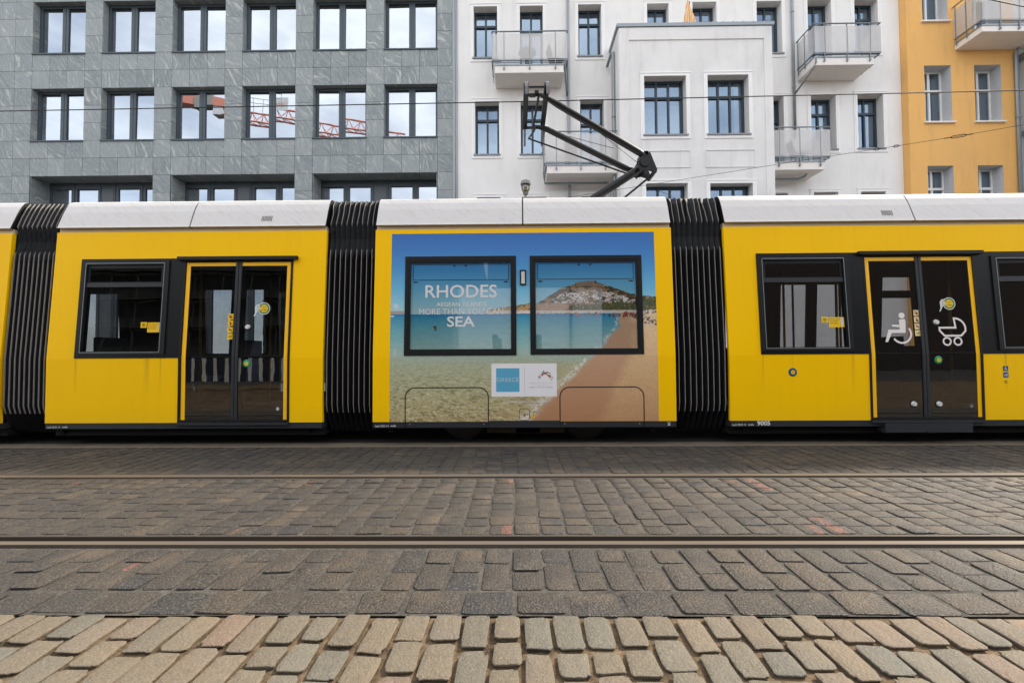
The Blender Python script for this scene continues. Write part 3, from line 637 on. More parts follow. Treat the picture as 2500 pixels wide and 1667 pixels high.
MB().tube([(6.36, YB+.4, 12.7), (6.36, YB+.4, 13.95)], .02, 8).build('pole', 'wood', t)

# --- street lamp, wires
t = thing('street_lamp', 'small old grey street lamp with glass lantern standing behind the tram roof', 'street lamp', (.25, 11.5, .1))
MB().tube([(.25, 11.5, .1), (.25, 11.5, 1.2), (.25, 11.5, 1.25), (.25, 11.5, 5.0), (.25, 11.5, 5.36)], [.09, .09, .055, .045, .035], 10).build('pole', 'lamp_grey', t, True)
MB().tube([(.25, 11.5, 5.36), (.25, 11.5, 5.40), (.25, 11.5, 5.43)], [.05, .07, .08], 12).build('collar', 'lamp_grey', t)
MB().tube([(.25, 11.5, 5.43), (.25, 11.5, 5.50), (.25, 11.5, 5.63)], [.065, .105, .125], 12).build('lantern_glass', 'lamp_glass', t, True)
MB().tube([(.25, 11.5, 5.44), (.25, 11.5, 5.60)], .035, 8).build('bulb_holder', 'lamp_grey', t)
MB().tube([(.25, 11.5, 5.63), (.25, 11.5, 5.66), (.25, 11.5, 5.73), (.25, 11.5, 5.755)], [.135, .135, .115, .07], 12).build('cap', 'lamp_grey', t)
m = MB()
for k in range(4):
    a = math.pi/4+k*math.pi/2; m.tube([(.25+.07*math.cos(a), 11.5+.07*math.sin(a), 5.42), (.25+.115*math.cos(a), 11.5+.115*math.sin(a), 5.5), (.25+.135*math.cos(a), 11.5+.135*math.sin(a), 5.64)], .008, 5)
m.build('lantern_bars', 'lamp_grey', t)
tag(MB().tube([(-26.0, 7.12, 5.19), (-8.42, 6.95, 5.165), (-.06, 6.86, 5.165), (7.82, 6.72, 5.165), (26, 6.5, 5.2)], .0075, 6).build('contact_wire', 'wire'), 'thin black overhead contact wire running level above the tram', 'overhead wire')
sw = thing('span_wire', 'slanting thin span wire with turnbuckles crossing the orange facade', 'overhead wire', (6, 12, 6))
W = [(-3, 13.6, 5.35), (1.283, 13.0, 5.78), (7.661, 12.0, 6.397), (10.004, 11.5, 6.565), (11.328, 11.2, 6.662), (12.53, 10.8, 6.734), (19, 9.4, 7.3)]
MB().tube(W, .006, 5).build('cable', 'wire', sw)
def turnbuckle(c, d, ln, wd):
    c = Vector(c); d = Vector(d).normalized(); u = Vector((0, 0, 1)); m = MB()
    for s_ in (-1, 1): m.tube([c-d*ln/2, c-d*ln*.35+u*wd*s_, c+d*ln*.35+u*wd*s_, c+d*ln/2], .009, 6)
    m.tube([c-d*ln*.85, c-d*ln*.45], .012, 6); m.tube([c+d*ln*.45, c+d*ln*.85], .012, 6); m.build('turnbuckle', 'wire', sw)
dW = Vector(W[4])-Vector(W[3])
turnbuckle(W[4], dW, .36, .03); turnbuckle(Vector(W[3])-dW*.0, dW, .10, .028); turnbuckle(Vector(W[3])-dW*.32, dW, .10, .028)
tag(MB().tube([(6.5, 9.6, 9.3), (9.62, 9.0, 8.495), (10.535, 9.0, 8.282), (16, 8.8, 7.2)], .011, 6).build('guy_wire', 'wire'), 'black sloping wire crossing the frosted balcony of the ochre house', 'overhead wire')

# ------------------------------------------------------------------ the tram
YT, YMID = 5.63, 6.83
def ys(z): return YT+max(0, z-1.13)*.0606
def S(x, z, o): return (x, ys(z)-o, z)
BR = (1.13,)
tram = thing('tram', 'long yellow articulated tram with black bellows and a beach advertisement', 'tram', (0, YMID, 0))
def P_(x0, x1, z0, z1, o, i, holes=(), mb=None, edge=True, mi=0): return (mb or MB()).plate(x0, x1, z0, z1, S, o, i, holes, mi, edge=edge, br=BR)
ZB, ZT = .30, 2.81
def roof_y(z): return ys(2.81)+.004+(z-2.87)*.36+ (max(0, z-3.1)**2)*1.0
def car(x0, x1, holes, far, joint, vent=None, name='body_panel'):
    b = P_(x0, x1, ZB, ZT, 0, -.05, holes).build(name, 'yellow_paint', tram)
    # shell: far side, floor, ceiling, bulkheads
    m = MB(); FMf = lambda x, z, o: (x, 2*YMID-ys(z)+o, z)
    m.plate(x0, x1, ZB, ZT, FMf, 0, -.05, far, br=BR)
    m.quad((x0+.001, YT+.06, .34), (x1-.001, YT+.06, .34), (x1-.001, 2*YMID-YT-.06, .34), (x0+.001, 2*YMID-YT-.06, .34))
    m.quad((x0+.001, YT+.14, 2.6), (x1-.001, YT+.14, 2.6), (x1-.001, 2*YMID-YT-.14, 2.6), (x0+.001, 2*YMID-YT-.14, 2.6))
    for x in (x0+.004, x1-.004):
        for ya, yb in ((YT+.052, YMID-.75), (YMID+.75, 2*YMID-YT-.052)): m.box(x-.002, x+.002, ya+.05, yb-.05, .30, 2.8)
    m.build('inner_shell', 'interior_dark', tram)
    for h in far: MB().plate(h[0]-.01, h[1]+.01, h[2]-.01, h[3]+.01, FMf, -.02, -.021, edge=False).build('far_window', 'far_glass', tram)
    P_(x0+.004, x1-.004, .225, ZB-.002, -.004, -.16).build('skirt', 'skirt_grey', tram)
    P_(x0+.01, x1-.01, ZT+.001, 2.868, -.022, -.1).build('roof_ledge', 'ledge_cream', tram)
    m = MB(); m.box(x0+.02, x1-.02, YT+(.12 if vent or x0 < -8 else .62), 2*YMID-YT-.12, .12, .295); m.build('underframe', 'under_black', tram)
    # roof fairing in two lengths either side of the joint
    zz = [2.87, 2.90, 3.0, 3.1, 3.2, 3.26, 3.285, 3.29]; yy = [roof_y(z) for z in zz]; yy[-2] += .03; yy[-1] += .12
    for a, c in ((x0+.012, joint-.009), (joint+.009, x1-.012)):
        m = MB(); sec = [(ys(2.81)-.022, 2.869)]+[(y-.022, z) for y, z in zip(yy[1:], zz[1:])]+[(6.25, 3.31), (2*YMID-6.25, 3.31)]+[(2*YMID-y+.022, z) for y, z in list(zip(yy, zz))[::-1]]
        sec = sec+[(2*YMID-6.0, 2.869), (6.0, 2.869)]
        n = len(sec); m.add([(a, y, z) for y, z in sec]+[(c, y, z) for y, z in sec], [(k, n+k, n+(k+1) % n, (k+1) % n) for k in range(n)]+[tuple(range(n)), tuple(range(n, 2*n))[::-1]])
        m.m[-2] = 1 if a < x0+.02 else 0; m.m[-1] = 1 if c > x1-.02 else 0; m.build('roof_fairing', ['roof_white', 'tram_seal'], tram)
    sec = [(y+(.012 if y < YMID else -.012), z-(.012 if z > 3.28 else 0)) for y, z in sec]
    m = MB(); m.add([(joint-.012, y, z) for y, z in sec]+[(joint+.012, y, z) for y, z in sec], [(k, n+k, n+(k+1) % n, (k+1) % n) for k in range(n)]); m.build('roof_seal', 'tram_seal', tram)
    if vent:
        for k in range(8):
            x = vent+.0185*k; m = MB(); sl = .0
            v = [(x, 2.945), (x+.0075, 2.945), (x+.0075-sl, 3.02), (x-sl, 3.02)]
            m.add([(a, roof_y(z)-.0245, z) for a, z in v], [(0, 1, 2, 3)]); m.build('vent_slit', 'tram_seal', tram)
    return b
WA = (-5.665, -4.645, 1.222, 2.366); DA = (-4.386, -2.938, .300, 2.418)
WL = (-1.385, -.078, 1.228, 2.362); WR = (.245, 1.55, 1.228, 2.366)
WC = (3.19, 4.215, 1.229, 2.36); DC = (4.476, 5.905, .300, 2.418); WD = (6.185, 7.45, 1.222, 2.345)
car(-14, -6.73, [], [(-9, -7.3, 1.2, 2.3)], -8.2)
car(-6.12, -2.51, [WA, DA], [(-5.7, -4.6, 1.2, 2.36), (-4.35, -2.9, .5, 2.3)], -4.333, -3.39)
car(-1.86, 2.025, [WL, WR], [(-1.4, -.1, 1.2, 2.36), (.25, 1.55, 1.2, 2.36)], .084)
car(2.71, 14, [WC, DC, WD], [(3.2, 4.4, 1.25, 2.38), (4.75, 5.22, 1.25, 2.38), (5.4, 5.95, 1.25, 2.38), (6.56, 7.24, 1.27, 2.13), (6.56, 7.24, 2.26, 2.5)], 5.19, 4.79)
# inside: seats and poles seen through the panes
def seat(x, y, f):
    m = MB(); m.box(x-.22, x+.22, y-.22, y+.22, .72, .80); m.box(x+f*.20-.03, x+f*.20+.03, y-.22, y+.22, .80, 1.42); m.box(x-.05, x+.05, y-.05, y+.05, .34, .72); m.build('seat', 'seat_blue', tram)
for x, f in ((-5.5, -1), (-4.8, 1), (-1.3, -1), (-.5, 1), (.5, -1), (1.4, 1), (3.5, -1), (6.6, -1), (7.3, 1)):
    seat(x, YT+.45, f); seat(x, 2*YMID-YT-.45, f)
for x, y in ((-4.45, 6.1), (-2.85, 6.1), (-3.66, 6.9), (-5.1, 6.5), (4.0, 6.6), (4.42, 6.1), (5.97, 6.1), (5.2, 7.1), (-4.2, 7.4), (4.7, 7.5)):
    MB().tube([(x, y, .34), (x, y, 2.6)], .017, 8).build('grab_pole', 'pole_yellow', tram, True)
# --- windows of the end cars
def car_window(W, panel, holes_extra=(), flap=True, bar=(2.07, 2.125)):
    x0, x1, z0, z1 = W
    P_(panel[0], panel[1], panel[2], panel[3], .006, .0005, [(x0-.035, x1+.035, z0-.035, z1+.035), *holes_extra]).build('black_panel', 'panel_black', tram)
    w_ = P_(x0-.075, x1+.075, z0-.045, z1+.052, .020, .0062, [(x0, x1, z0, z1)]); w_ = P_(x0-.034, x1+.034, z0-.034, z1+.034, .006, -.06, [(x0+.001, x1-.001, z0+.001, z1-.001)], w_)
    w_ = w_.build('window', 'frame_black', tram)
    P_(x0+.001, x1-.001, bar[0], bar[1], .010, -.04).build('transom', 'skirt_grey', w_)
    P_(x0+.001, x1-.001, z0+.001, bar[0]-.001, -.012, -.013, edge=False).build('pane', 'tram_glass', w_)
    a, b = x0+.035, x1-.035
    P_(x0+.002, x1-.002, bar[1]+.001, z1-.002, .002, -.03, [(a, b, bar[1]+.012, z1-.045)]).build('hopper_frame', 'frame_black', w_)
    P_(a, b, bar[1]+.010, z1-.04, -.006, -.007, edge=False).build('pane', 'tram_glass', w_)
    m = MB(); [m.stroke(pts, .006, S, .0210) for pts in ([(x0-.012, z0-.012), (x0-.012, z1+.02)], [(x1+.012, z0-.012), (x1+.012, z1+.02)], [(x0-.012, z1+.02), (x1+.012, z1+.02)], [(x0-.012, z0-.012), (x1+.012, z0-.012)])]; m.build('gasket', 'zinc', w_)
    return w_
car_window(WA, (-5.754, -4.388, 1.135, 2.447)); car_window(WC, (3.112, 4.474, 1.139, 2.452)); car_window(WD, (5.907, 8.6, 1.133, 2.452), bar=(2.06, 2.12))
# --- double doors
def door(D_, cx, yl, yr, bar, extra=0):
    x0, x1, z0, z1 = D_
    d = P_(x0, x1, z0, z1, .008, -.06, [(x0+.028, x1-.028, z0+.035, z1-.022)]).build('double_door', 'frame_black', tram)
    for a, b in ((x0+.0285, cx-.040), (cx+.040, x1-.0285)):
        P_(a, b, z0+.0355, z1-.0225, -.014, -.045, [(a+.05, b-.05, .40, 1.12), (a+.05, b-.05, 1.16, z1-.09)]).build('door_leaf', 'panel_black', d)
        P_(a+.002, b-.002, z0+.036, z1-.024, -.0085, -.009, edge=False).build('pane', 'tram_glass', d)
        MB().stroke([(a, 1.15), (b, 1.15)], .006, S, -.008).build('pane_joint', 'tram_seal', d)
    P_(cx-.0395, cx-.004, z0+.036, z1-.024, .004, -.05).build('edge_post', 'skirt_grey', d); P_(cx+.004, cx+.0395, z0+.036, z1-.024, .004, -.05).build('edge_post', 'skirt_grey', d)
    zt = z1-.03; zi = zt-.046
    P_(yl, yl+.052, z0+.036, zt, -.004, -.008).build('yellow_border', 'door_yellow', d); P_(yl+.0525, cx-.041, zi, zt, -.004, -.008).build('yellow_border', 'door_yellow', d)
    P_(yr-.052, yr, z0+.036, zt, -.004, -.008).build('yellow_border', 'door_yellow', d); P_(cx+.041, yr-.0525, zi, zt, -.004, -.008).build('yellow_border', 'door_yellow', d)
    P_(bar[0], bar[1], z1+.002, z1+.044, .05, .0065).build('drip_rail', 'tram_seal', d)
    P_(x0, x1, z0-.028, z0-.001, .03, -.06).build('threshold', 'skirt_grey', d)
    return d
dA = door(DA, -3.655, -4.352, -2.966, (-4.453, -2.872)); dC = door(DC, 5.19, 4.507, 5.882, (4.416, 5.996))
OG = -.006
def button(x, z, d, r=.033, ring=.052):
    m = MB(); m.disc(x, z, ring, S, OG, 20, 0, r*.9); m.knob(x, z, r, S, OG+.001, .02, 16, 1); return m.build('push_button', ['tram_seal', 'btn_grey'], d)
def opener(x, z, d, o=OG, r=.05, ring='sign_green'):
    m = MB(); m.knob(x, z, r, S, o, .006, 24, 0); m.disc(x, z, r*.5, S, o+.0065, 18, 1)
    for s_ in (-1, 1): m.stroke([(x+s_*.004, z+.010), (x+s_*.013, z), (x+s_*.004, z-.010)], .004, S, o+.0072, mi=2)
    return m.build('door_button', [ring, 'sign_yellow', 'sign_red'], d)
def hold_sticker(x, z, d):
    m = MB(); m.disc(x, z, .080, S, OG, 28, 0, .070); m.disc(x, z, .070, S, OG+.0004, 28, 1, .052); m.disc(x, z, .052, S, OG+.0008, 28, 2)
    m.poly([(x-.135, z-.10), (x-.115, z-.06), (x-.118, z+.02), (x-.095, z+.055), (x-.055, z+.06), (x-.05, z-.02), (x-.085, z-.035), (x-.118, z-.10)], S, OG+.0014, 0)
    for k in range(4): m.stroke([(x-.095, z+.038-.02*k), (x-.055, z+.040-.02*k)], .004, S, OG+.0018, mi=1)
    text_mb('Sicherheit', x-.036, x+.040, z+.015, z+.030, S, OG+.0014, 0, 1, m); text_mb('zum', x-.012, x+.016, z-.002, z+.009, S, OG+.0014, 0, 1, m)
    text_mb('Greifen', x-.036, x+.044, z-.026, z-.008, S, OG+.0014, .02, 1, m); text_mb('nah', x-.010, x+.018, z-.040, z-.031, S, OG+.0014, 0, 1, m)
    return m.build('sticker', ['text_white', 'darkgreen', 'sign_yellow'], d)
def squares(x, zs, d, mat):
    for i, z in enumerate(zs):
        m = MB(); a = .037; m.poly([(x-a, z-a), (x+a, z-a), (x+a, z+a), (x-a, z+a)], S, OG, 0); o = OG+.0008
        if i == 0: m.stroke([(x-.02, z-.015), (x-.02, z+.012), (x+.005, z+.016)], .006, S, o, mi=1); m.poly([(x-.01, z-.02), (x+.012, z-.02), (x+.016, z+.004), (x-.012, z+.004)], S, o, 1)
        elif i == 1: m.poly([(x-.012, z-.024), (x+.012, z-.024), (x+.008, z+.008), (x-.006, z+.022)], S, o, 1)
        elif i == 2: m.poly([(x-.024, z-.004), (x+.02, z-.016), (x+.024, z-.006), (x-.006, z+.008)], S, o, 1); m.stroke([(x, z+.002), (x+.01, z+.02)], .005, S, o, mi=1)
        else: m.stroke([(x-.022, z-.010), (x-.010, z+.006), (x+.012, z+.004), (x+.02, z+.018), (x+.018, z-.002), (x+.008, z-.018), (x-.004, z-.004)], .006, S, o, mi=1)
        if i < 3: m.stroke([(x-.026, z+.026), (x+.026, z-.026)], .006, S, o+.0006, mi=2)
        m.build('pictogram', [mat, 'sign_black', 'sign_red'], d)
squares(-3.733, (1.67, 1.585, 1.495, 1.41), dA, 'sign_yellow'); squares(5.122, (1.66, 1.573, 1.487, 1.402), dC, 'sign_cream')
hold_sticker(-3.303, 1.773, dA); hold_sticker(5.548, 1.778, dC)
button(-3.503, 1.533, dA); button(5.358, 1.540, dC); opener(-3.50, 1.059, dA); opener(5.353, 1.058, dC)
button(5.023, .503, dC, .034, .046); button(5.341, .501, dC, .034, .046)
for x, d in ((-3.092, dA), (5.75, dC)): MB().disc(x, .474, .021, S, OG, 16, 0, .013).disc(x, .474, .009, S, OG, 10, 0).build('door_lock', 'btn_grey' if d is dA else 'zinc', d)
def ticket_sticker(x0, z0, dx, parent):
    m = MB(); o = -.0105
    m.poly([(x0, z0+.06), (x0+.08, z0+.06), (x0+.08, z0+.135), (x0, z0+.135)], S, o, 0); m.disc(x0+.04, z0+.10, .019, S, o+.0008, 14, 2, .014, 1.25); m.disc(x0+.04, z0+.10, .008, S, o+.0008, 10, 2); text_mb('Video', x0+.018, x0+.062, z0+.066, z0+.074, S, o+.0008, 0, 2, m)
    m.poly([(x0+.09, z0), (x0+.285, z0), (x0+.285, z0+.13), (x0+.09, z0+.13)], S, o, 0); m.poly([(x0+.245, z0+.015), (x0+.275, z0+.015), (x0+.275, z0+.125), (x0+.238, z0+.125)], S, o+.0008, 1)
    for k, tx in enumerate(('Beförderung nur', 'mit gültigem', 'Fahrausweis')): text_mb(tx, x0+.10, x0+.10+.0092*len(tx), z0+.098-.026*k, z0+.114-.026*k, S, o+.0012, 0, 2, m)
    m.build('sticker', ['sign_yellow', 'text_white', 'sign_black'], parent)
winA = bpy.data.objects['window.%03d' % (len([o for o in bpy.data.objects if o.name.startswith('window')])-3)] if False else None
wl = [o for o in tram.children if o.name.startswith('window')]
ticket_sticker(-4.921, 1.470, 0, wl[0]); ticket_sticker(3.915, 1.482, 0, wl[1])
# wheelchair and pram symbols
m = MB(); o = OG
m.disc(4.932, 1.628, .038, S, o, 20); m.poly([(4.893, 1.575), (4.968, 1.585), (4.975, 1.545), (4.965, 1.405), (4.79, 1.405), (4.735, 1.29), (4.700, 1.29), (4.752, 1.448), (4.895, 1.448)], S, o)
m.poly([(4.80, 1.512), (4.80, 1.488), (4.892, 1.478), (4.892, 1.508)], S, o); m.stroke(arc(4.915, 1.395, .118, 95-60, -148, 26), .024, S, o+.0004)
m.build('wheelchair_symbol', 'icon_white', dC)
m = MB()
m.stroke([(5.398, 1.468), (5.600, 1.468), (5.588, 1.588)]+arc(5.592, 1.455, .133, 88, 0, 10)+[(5.722, 1.425), (5.665, 1.365), (5.455, 1.365), (5.398, 1.432)], .023, S, o, True)
for x in (5.480, 5.616): m.disc(x, 1.293, .057, S, o, 24, 0, .036)
m.build('pram_symbol', 'icon_white', dC)
# small marks on the body
opener(3.507, .912, tram, .001, .055, 'sign_blue')['label'] = 'blue ringed door button on the yellow side'
for i, z in enumerate((.945, .864, .779)):
    m = MB(); a = .033; x = 6.183; m.poly([(x-a, z-a), (x+a, z-a), (x+a, z+a), (x-a, z+a)], S, .0012, 0)
    if i == 0: m.disc(x+.002, z+.018, .006, S, .002, 10, 1); m.stroke([(x, z+.010), (x+.002, z-.006), (x+.014, z-.006), (x+.02, z-.02)], .006, S, .002, mi=1); m.stroke(arc(x-.002, z-.008, .014, 90, 330, 12), .004, S, .002, mi=1)
    elif i == 1: m.stroke([(x-.022, z-.014), (x-.010, z+.006), (x+.012, z+.004), (x+.018, z+.02), (x+.02, z), (x+.008, z-.018), (x-.004, z-.004)], .006, S, .002, mi=1)
    else: m.stroke([(x-.02, z+.008), (x+.012, z+.008), (x+.004, z-.008), (x-.012, z-.008)], .005, S, .002, True, 2); m.disc(x-.008, z-.016, .005, S, .002, 10, 2); m.disc(x+.008, z-.016, .005, S, .002, 10, 2)
    m.build('pictogram', [('sign_blue', 'sign_blue', 'yellow_paint')[i], 'text_white', 'sign_black'], tram)
for x0, wd in ((-6.091, .267), (-1.826, .267), (2.734, .267)):
    text_mb('Lack 30.01.14', x0, x0+.17, .237, .262, S, -.0025, .01).build('lettering', 'text_white', tram); text_mb('wefa', x0+.195, x0+wd, .240, .262, S, -.0025, .02).build('lettering', 'text_white', tram)
text_mb('9005', 3.045, 3.211, .238, .298, S, -.0025, .035).build('fleet_number', 'text_white', tram)
m = MB(); m.poly([(1.912, .245), (1.950, .245), (1.931, .272)], S, -.0025); m.stroke([(1.910, .280), (1.952, .280)], .006, S, -.0025); m.build('jacking_mark', 'text_white', tram)
# ramp box below the wheelchair door
m = MB(); m.box(4.63, 5.715, YT-.035, YT+.1, .150, .268); m.box(5.14, 5.22, YT-.05, YT-.036, .15, .17); m.build('ramp_box', 'skirt_grey', tram)

# --- bellows
def bellows(x0, x1, seed):
    r = random.Random(seed); n = 9; zz = [.18, .24, .32, .42, .52, .9, 1.13, 1.8, 2.40, 2.52, 2.60, 2.70, 2.78, 2.84, 2.90, 3.05, 3.18, 3.26]
    def inn(z):
        d = .02
        if z < .52: d += (.52-z)**1.6*.95
        if 2.5 < z < 2.9: d += .025*(1-abs(z-2.7)/.2)
        return d
    def yb(z): return (ys(z) if z < 2.86 else roof_y(z)-.01)+inn(z)
    jit = [[r.gauss(0, .0022)+(r.gauss(0, .004) if z > 2.9 else 0) for z in zz] for k in range(2*n+1)]
    lean = [r.gauss(0, .008) for k in range(2*n+1)]
    X = lambda k, i: x0+.012+(x1-x0-.024)*k/(2*n)+(0 if k in (0, 2*n) else jit[k][i]*(.3 if zz[i] < 2.5 else 1)+(lean[k]*.8*max(0, zz[i]-2.85)/.4))
    b = MB(); vs = []; m_ = len(zz)
    for k in range(2*n+1):
        for i, z in enumerate(zz): vs.append((X(k, i), yb(z)+(.075 if k % 2 == 0 else .0)*(.35 if 2.5 < z < 2.88 else 1)*(1 if z > .3 else .6)*(.55 if z > 2.88 else 1), z))
    fs = [(k*m_+i, (k+1)*m_+i, (k+1)*m_+i+1, k*m_+i+1) for k in range(2*n) for i in range(m_-1)]
    b.add(vs, fs)
    lt = [k*m_+m_-1 for k in range(2*n+1)]                       # roof of the gangway
    tp = [(X(k, m_-1), 7.5, 3.27) for k in range(2*n+1)]; o0 = len(b.v); b.v += tp; b.f += [(lt[k], lt[k+1], o0+k+1, o0+k) for k in range(2*n)]; b.m += [0]*(2*n)
    t = b.build('bellows', 'bellows_rubber', tram)
    m = MB(); m.box(x0, x1, 7.5, 7.9, .2, 3.2); m.box(x0, x1, YT+.25, 7.5, .15, .25); m.build('gangway_back', 'under_black', t)
    for q in range(n):
        k = 2*q+1; m = MB()
        for lo, hi in ((.40, 3.265),):
            seq = [i for i, z in enumerate(zz) if lo <= z <= hi]
            for i, j in zip(seq, seq[1:]):
                wd = .0024; a = (X(k, i), yb(zz[i]), zz[i]); c = (X(k, j), yb(zz[j]), zz[j])
                vs = []
                for p in (a, c):
                    e = .012 if 2.55 < p[2] < 2.87 else -.009
                    vs += [(p[0]-wd, p[1]+e, p[2]), (p[0]+wd, p[1]+e, p[2]), (p[0]+wd, p[1]+.02, p[2]), (p[0]-wd, p[1]+.02, p[2])]
                m.add(vs, [(0, 1, 5, 4), (1, 2, 6, 5), (3, 0, 4, 7)])
        m.build('fold_edge', 'bellows_edge', t)
bellows(-6.73, -6.12, 3); bellows(-2.51, -1.86, 5); bellows(2.025, 2.71, 8)

# --- printed advertisement over the middle car
def vnoise(x, y, seed=0):
    r = np.random.RandomState(seed).rand(257, 257); xi = np.floor(x).astype(int); yi = np.floor(y).astype(int); fx = x-xi; fy = y-yi
    fx = fx*fx*(3-2*fx); fy = fy*fy*(3-2*fy); g = lambda a, b: r[a % 257, b % 257]
    return (g(xi, yi)*(1-fx)+g(xi+1, yi)*fx)*(1-fy)+(g(xi, yi+1)*(1-fx)+g(xi+1, yi+1)*fx)*fy
def fbm(x, y, o=4, seed=0): return sum(vnoise(x*2**k, y*2**k, seed+k)*.5**k for k in range(o))/sum(.5**k for k in range(o))
def lin(c): c = np.asarray(c, float)/255; return np.where(c <= .04045, c/12.92, ((c+.055)/1.055)**2.4)
def ad_colour(X, Z):
    """the beach picture; u, v in the picture's own units"""
    u = 332+(X+1.642)/3.442*1590; v = 258+(2.753-Z)/2.452*1137
    def grad(t, stops):
        st = [s for s, _ in stops]; cs = lin([c for _, c in stops]); return np.stack([np.interp(t, st, cs[:, k]) for k in range(3)], -1)
    c = grad(v, [(258, (36, 108, 188)), (360, (48, 124, 200)), (480, (64, 152, 212)), (600, (100, 184, 222)), (690, (140, 204, 222)), (745, (172, 210, 218))])
    def over(c, mask, col, a=1.0):
        m = (np.clip(mask, 0, 1)*a)[..., None]; return c*(1-m)+(col if np.ndim(col) > 1 else lin(col))*m
    cl = fbm(u/45, v/28, 4, 40); c = over(c, np.clip((cl-.45)*5, 0, 1)*np.exp(-((u-372)/38)**2-((v-688)/32)**2), (225, 220, 225), .8)
    c = over(c, (v > 738-6*fbm(u/20, u*0, 2, 3)*(u < 412))*(v < 756)*(u < 412), (176, 150, 132), .9)
    # sea
    sea = grad(v, [(752, (16, 118, 176)), (772, (44, 146, 182)), (850, (100, 172, 184)), (940, (138, 186, 184)), (1010, (166, 188, 172)), (1080, (176, 182, 146)), (1180, (176, 176, 134)), (1290, (180, 168, 116)), (1395, (176, 154, 102))])
    sc_ = np.clip((v-745)/650, .04, 1); q1 = fbm(u/(46*sc_)+2*fbm(u/60, v/30, 2, 9), v/(24*sc_), 2, 21); q2 = fbm(u/(26*sc_)+9, v/(15*sc_)+5, 2, 31)
    ridge = np.clip(1-np.abs(q1-.5)*11, 0, 1)**1.5*.7+np.clip(1-np.abs(q2-.5)*10, 0, 1)**1.5*.6
    amp = np.clip((v-900)/350, 0, 1); sea = sea*(1-amp*.38*np.clip((.56-q2)*4, 0, 1))[..., None]; sea = sea+(lin((232, 226, 182))-sea)*(ridge*amp*.75)[..., None]
    ripple = fbm(u/30, v/5, 3, 55); sea = sea*(1+(ripple-.5)*.25*(v < 960))[..., None]
    c = over(c, (v > 753).astype(float), sea)
    # low hills, village hill
    tl = np.interp(u, [880, 960, 1060, 1165, 1200], [742, 722, 706, 692, 690])+8*(fbm(u/30, u*0, 3, 70)-.5)
    dr = fbm(u/14, v/9, 4, 71); c = over(c, (v > tl)*(v < 745)*(u > 880)*(u < 1320), lin((196, 158, 98))*.8+(dr[..., None]-.4)*.25, 1)
    c = over(c, (v > tl)*(v < 745)*(u > 900)*(u < 1320)*(dr > .60), (70, 74, 44), .8)
    th = np.interp(u, [1180, 1240, 1300, 1350, 1390, 1440, 1455, 1560, 1575, 1640, 1700, 1760, 1830, 1925], [702, 676, 640, 606, 588, 575, 562, 554, 568, 588, 606, 630, 648, 656])+10*(fbm(u/16, u*0, 3, 73)-.5)
    H = (v > th)*(v < 742)*(u > 1180); n1 = fbm(u/26, v/12, 4, 74); n2 = fbm(u/9, v/6, 3, 75)
    c = over(c, H, lin((168, 132, 96))*(.45+1.2*n1[..., None]), 1); c = over(c, H*(v < th+55)*np.clip((n1-.36)*8, 0, 1), lin((62, 66, 46))*(.5+n2[..., None]), .95)
    c = over(c, H*(u > 1450)*(u < 1562)*(v < 588), lin((140, 122, 104))*(.7+.6*n2[..., None]), .95)
    bx = vnoise(np.floor(u/9.0)*7.3, np.floor(v/6.0)*5.1, 76); vil = H*(v > np.maximum(th+34, 628-(u-1400)*.02))*(v < 692)
    c = over(c, vil*(bx > .42)*(u > 1215), lin((228, 224, 224))*(.55+.6*bx[..., None]), .95); c = over(c, vil*(n1 > .57), (58, 64, 44), .85)
    tree = H*(v > np.interp(u, [1370, 1420, 1500, 1700, 1925], [736, 706, 694, 684, 668])+44*(fbm(u/22, u*0+3, 3, 90)-.5))*(v < 738)*(u > 1375)*(n2 > .30); c = over(c, tree, lin((78, 92, 58))*(.15+1.5*n2[..., None]), .95)
    c = over(c, H*(v > 690)*(v < 742)*(u < 1385), lin((178, 146, 118))*(.6+.8*n2[..., None]), .9)
    c = over(c, (v > 734)*(v < 752)*(u > 900), lin((222, 208, 192))*(.75+.5*n2[..., None]), .85)
    # beach
    sv = [745, 780, 830, 900, 1000, 1110, 1200, 1290, 1395]; sh = np.interp(v, sv, [1700, 1702, 1690, 1640, 1552, 1435, 1330, 1232, 1130])+52*(fbm(v/70, v*0, 3, 80)-.5)+16*(n2-.5)
    gr = fbm(u/5, v/5, 3, 81); bch = np.clip((u-sh)/np.interp(v, [760, 1395], [8, 46]), 0, 1)*(v > 752)
    dry = grad(v, [(752, (230, 200, 152)), (900, (228, 192, 142)), (1100, (216, 176, 124)), (1395, (196, 146, 98))])*(.82+.36*gr[..., None])
    wet = grad(v, [(752, (196, 162, 124)), (1000, (202, 158, 124)), (1200, (194, 144, 104)), (1395, (184, 130, 88))])*(.9+.2*gr[..., None])
    wm = np.clip((u-sh-np.interp(v, [760, 1000, 1395], [30, 190, 420]))/60, 0, 1)[..., None]
    c = over(c, bch, wet*(1-wm)+dry*wm, 1)
    c = over(c, np.exp(-((u-sh+12)/np.interp(v, [760, 980, 1395], [6, 20, 44]))**2)*(v > 780)*np.clip((fbm(u/16, v/11, 4, 88)+.5*gr-.62)*5, 0, 1), (236, 226, 214), .8)
    c = over(c, np.clip((sh-u)/140, 0, 1)*np.exp(-np.clip(sh-u, 0, 999)/150)*(v > 1050), (206, 160, 96), .5)
    # bathers, umbrellas, boats
    pr = np.random.RandomState(5)
    for k in range(150):
        x = 1150+pr.rand()**.6*680; y = 748+pr.rand()*22+max(0, x-1650)*.12*pr.rand(); s_ = 2.2+max(0, x-1500)*.010
        c = over(c, (np.abs(u-x) < s_*.8)*(np.abs(v-y) < s_*1.8), [(96, 60, 48), (150, 96, 80), (60, 60, 84), (190, 70, 60)][k % 4], .8)
